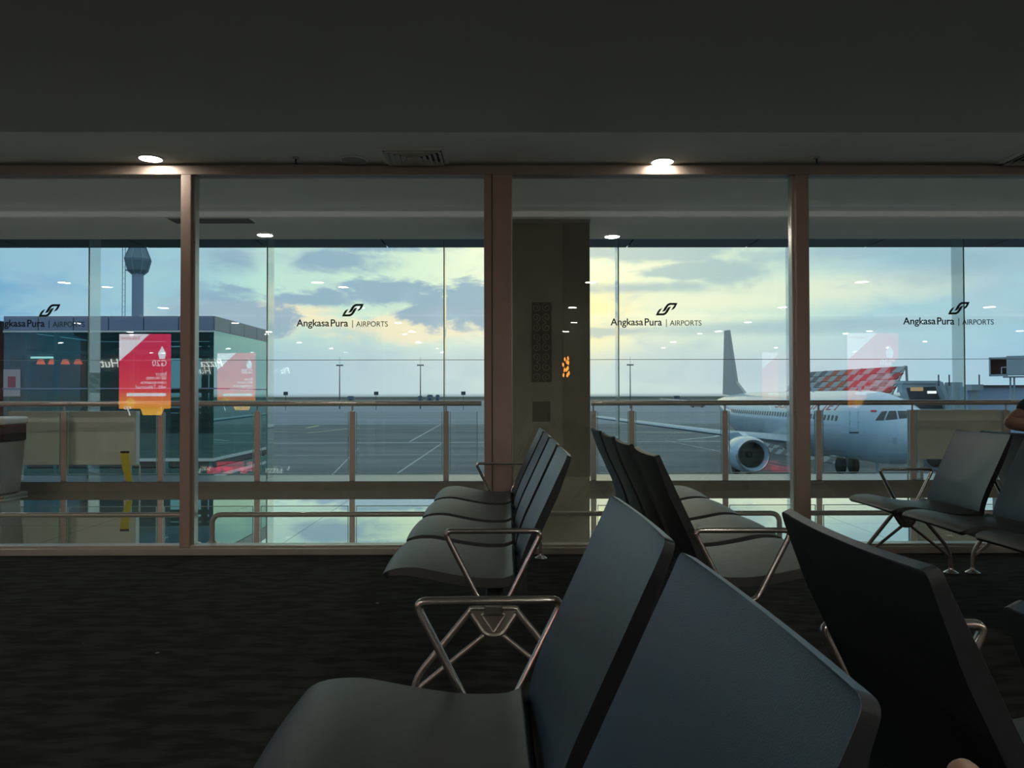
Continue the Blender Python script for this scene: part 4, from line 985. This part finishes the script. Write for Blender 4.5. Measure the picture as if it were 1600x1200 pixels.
# ------------------------------------------------------------------ people
M_skin = mat('skin', (.27,.17,.125), .5, 0, .05, 30); M_shirt = mat('dark_shirt', (.014,.020,.024), .85, 0, .15, 40, .3, 80); M_trs = mat('dark_trousers', (.03,.03,.035), .8, 0, .1, 40); M_hair = mat('black_hair', (.01,.009,.008), .6, 0, .2, 80)
def skinmesh(name, verts, edges, radii, m, parent=None, root=0, sub=2):
    me = bpy.data.meshes.new(name); me.from_pydata(verts, edges, []); me.materials.append(m); o = bpy.data.objects.new(name, me); C.objects.link(o)
    if parent: o.parent = parent
    sk = o.modifiers.new('skin', 'SKIN'); sk.use_smooth_shade = True
    for i, r_ in enumerate(radii):
        v = me.skin_vertices[0].data[i]; v.radius = (r_, r_) if not isinstance(r_, tuple) else r_; v.use_root = (i == root)
    s = o.modifiers.new('sub', 'SUBSURF'); s.levels = sub; s.render_levels = sub
    return o
def person(loc):
    t = thing('person', 'person in a dark shirt resting a bare elbow on the backrest at the right edge', 'person', loc)
    # local axes: facing +x, seat at z .43
    v = [(0,0,.52), (0,0,.68), (.01,0,.85), (.05,0,1.00), (.10,0,1.07), (.15,0,1.13), (.18,0,1.17),         # 0-6 pelvis..neck
         (.05,.17,1.03), (-.15,.225,1.00), (-.315,.24,.916), (-.17,.16,.912), (-.03,.06,.905), (.03,.03,.90),             # 7-12 far arm, elbow on backrest, forearm forward
         (.07,-.17,1.03), (.09,-.22,.80), (.26,-.18,.68), (.34,-.12,.67),      # 13-16 near arm
         (.05,.10,.52), (.42,.13,.52), (.46,.14,.28), (.46,.14,.07), (.60,.15,.04),
         (.05,-.10,.52), (.42,-.13,.52), (.46,-.14,.28), (.46,-.14,.07), (.60,-.15,.04)]
    e = [(0,1),(1,2),(2,3),(3,4),(4,5),(5,6),(3,7),(7,8),(8,9),(9,10),(10,11),(11,12),(3,13),(13,14),(14,15),(15,16),(0,17),(17,18),(18,19),(19,20),(20,21),(0,22),(22,23),(23,24),(24,25),(25,26)]
    r_ = [.13,.13,.14,.13,.09,.055,.05, .07,.058,.054,.048,.036,.028, .07,.05,.036,.026, .09,.075,.055,.04,.035, .09,.075,.055,.04,.035]
    body = skinmesh('body', v, e, r_, M_skin, t)
    # head with face
    b = bmesh.new(); bmesh.ops.create_uvsphere(b, u_segments=24, v_segments=18, radius=1)
    for q in b.verts:
        x, y, z = q.co; jaw = 1-.28*max(0, -z)**1.3
        q.co = Vector((x*.098*jaw + (.012 if x > .7 and -.3 < z < .1 and abs(y) < .3 else 0), y*.078*jaw, z*.118))
    nose = bmesh.ops.create_cone(b, segments=8, radius1=.014, radius2=.006, depth=.045)
    for q in nose['verts']: q.co = Vector((q.co.x+.100, q.co.y, q.co.z-.005))
    for q in b.verts: q.co += Vector((.045, 0, 1.30))
    HP = Vector((.155, 0, -.035))
    hd_ = obj('head', b, M_skin, t, smooth=True, loc=HP)
    for s_ in (-1, 1):
        obj('eye', lathe(bmesh.new(), [(0, -.010), (.008, -.006), (.010, 0), (.008, .006), (0, .010)], (.133, s_*.030, 1.315), 10), M_white, hd_)
        obj('ear', lathe(bmesh.new(), [(0, -.028), (.012, -.018), (.014, .008), (.010, .024), (0, .028)], (.035, s_*.080, 1.30), 10), M_skin, hd_)
    obj('mouth', B(.130, .138, -.022, .022, 1.240, 1.246), mat('lips', (.25,.08,.07), .5), hd_)
    b = bmesh.new(); bmesh.ops.create_uvsphere(b, u_segments=24, v_segments=14, radius=1)
    bmesh.ops.delete(b, geom=[q for q in b.verts if q.co.z < -.25 or (q.co.x > .55 and q.co.z < .45)], context='VERTS')
    for q in b.verts: q.co = Vector((q.co.x*.106+.040, q.co.y*.086, q.co.z*.128+1.305))
    h_ = obj('hair', b, M_hair, hd_, smooth=True); so = h_.modifiers.new('thick', 'SOLIDIFY'); so.thickness = .012
    # shirt: torso and short sleeves
    vs = [(0,0,.50), (0,0,.68), (.01,0,.85), (.05,0,1.00), (.10,0,1.06), (.05,.17,1.03), (-.13,.215,1.02), (-.262,.236,.978), (.07,-.17,1.03), (.08,-.22,.86)]
    es = [(0,1),(1,2),(2,3),(3,4),(3,5),(5,6),(6,7),(3,8),(8,9)]
    skinmesh('shirt', vs, es, [.145,.145,.155,.15,.085,.088,.076,.066,.088,.066], M_shirt, t)
    vt = [(0,0,.50), (.05,.10,.52), (.42,.13,.52), (.46,.14,.28), (.46,.14,.10), (.05,-.10,.52), (.42,-.13,.52), (.46,-.14,.28), (.46,-.14,.10)]
    skinmesh('trousers', vt, [(0,1),(1,2),(2,3),(3,4),(0,5),(5,6),(6,7),(7,8)], [.14,.10,.085,.066,.055,.10,.085,.066,.055], M_trs, t)
    for s_ in (-1, 1):
        obj('shoe', B(.40, .68, s_*.145-.045, s_*.145+.045, 0, .075), M_black, t, bevel=.03, seg=3)
    # hands: palm and five fingers
    for base, dr in (((.03,.03,.895), Vector((.95,-.25,-.15))), ((.34,-.12,.66), Vector((.8,.5,-.2)))):
        dr = dr.normalized(); sd = dr.cross(Vector((0,0,1))).normalized(); p0 = Vector(base)
        v = [tuple(p0), tuple(p0+dr*.05), tuple(p0+dr*.085)]; e = [(0,1),(1,2)]; rr_ = [.026,(.038,.018),(.036,.015)]
        for k, ln in enumerate((.062, .072, .078, .070, .056)):
            i0 = len(v)
            if k == 0: a = p0+dr*.03+sd*.030; d_ = (dr*.6+sd*.8).normalized(); src = 1
            else: a = p0+dr*.088+sd*(.030-.020*(k-1)); d_ = dr; src = 2
            for q_, f_ in enumerate((.0, .55, 1.0)): v.append(tuple(a + d_*ln*f_ + Vector((0,0,-.018*q_*q_*.5))))
            e += [(src, i0), (i0, i0+1), (i0+1, i0+2)]; rr_ += [.0095, .0085, .0075]
        skinmesh('hand', v, e, rr_, M_skin, t, sub=1)
    return t
person((3.16, 4.13, 0))
# the viewer's own hand just reaching into the bottom of the frame
hv = thing('hand', 'blurred reddish fingertip of the viewer\'s hand at the bottom right edge', 'hand', (.200, .345, .9155))
v = [(.10,-.22,-.20), (.05,-.12,-.12), (.03,-.085,-.085), (.015,-.05,-.055)]; e = [(0,1),(1,2),(2,3)]; rr_ = [.034,.027,(.036,.020),(.038,.017)]
for k, (ox, ln, up_) in enumerate(((-.018, .050, -.010), (-.002, .054, .006), (.014, .050, -.004), (.030, .040, -.014))):
    i0 = len(v); a = Vector((.015+ox*.9, -.046, -.050)); tipv = Vector((ox, 0, up_-.005)); mid = (a+tipv)/2 + Vector((0, .0, .012))
    v += [tuple(a), tuple(mid), tuple(tipv)]; e += [(3, i0), (i0, i0+1), (i0+1, i0+2)]; rr_ += [.0092, .0086, .0078]
i0 = len(v); v += [(-.012,-.085,-.080), (-.035,-.065,-.065), (-.045,-.045,-.060)]; e += [(2, i0), (i0, i0+1), (i0+1, i0+2)]; rr_ += [.012, .0105, .009]
skinmesh('palm_and_fingers', v, e, rr_, M_skin, hv, sub=2)
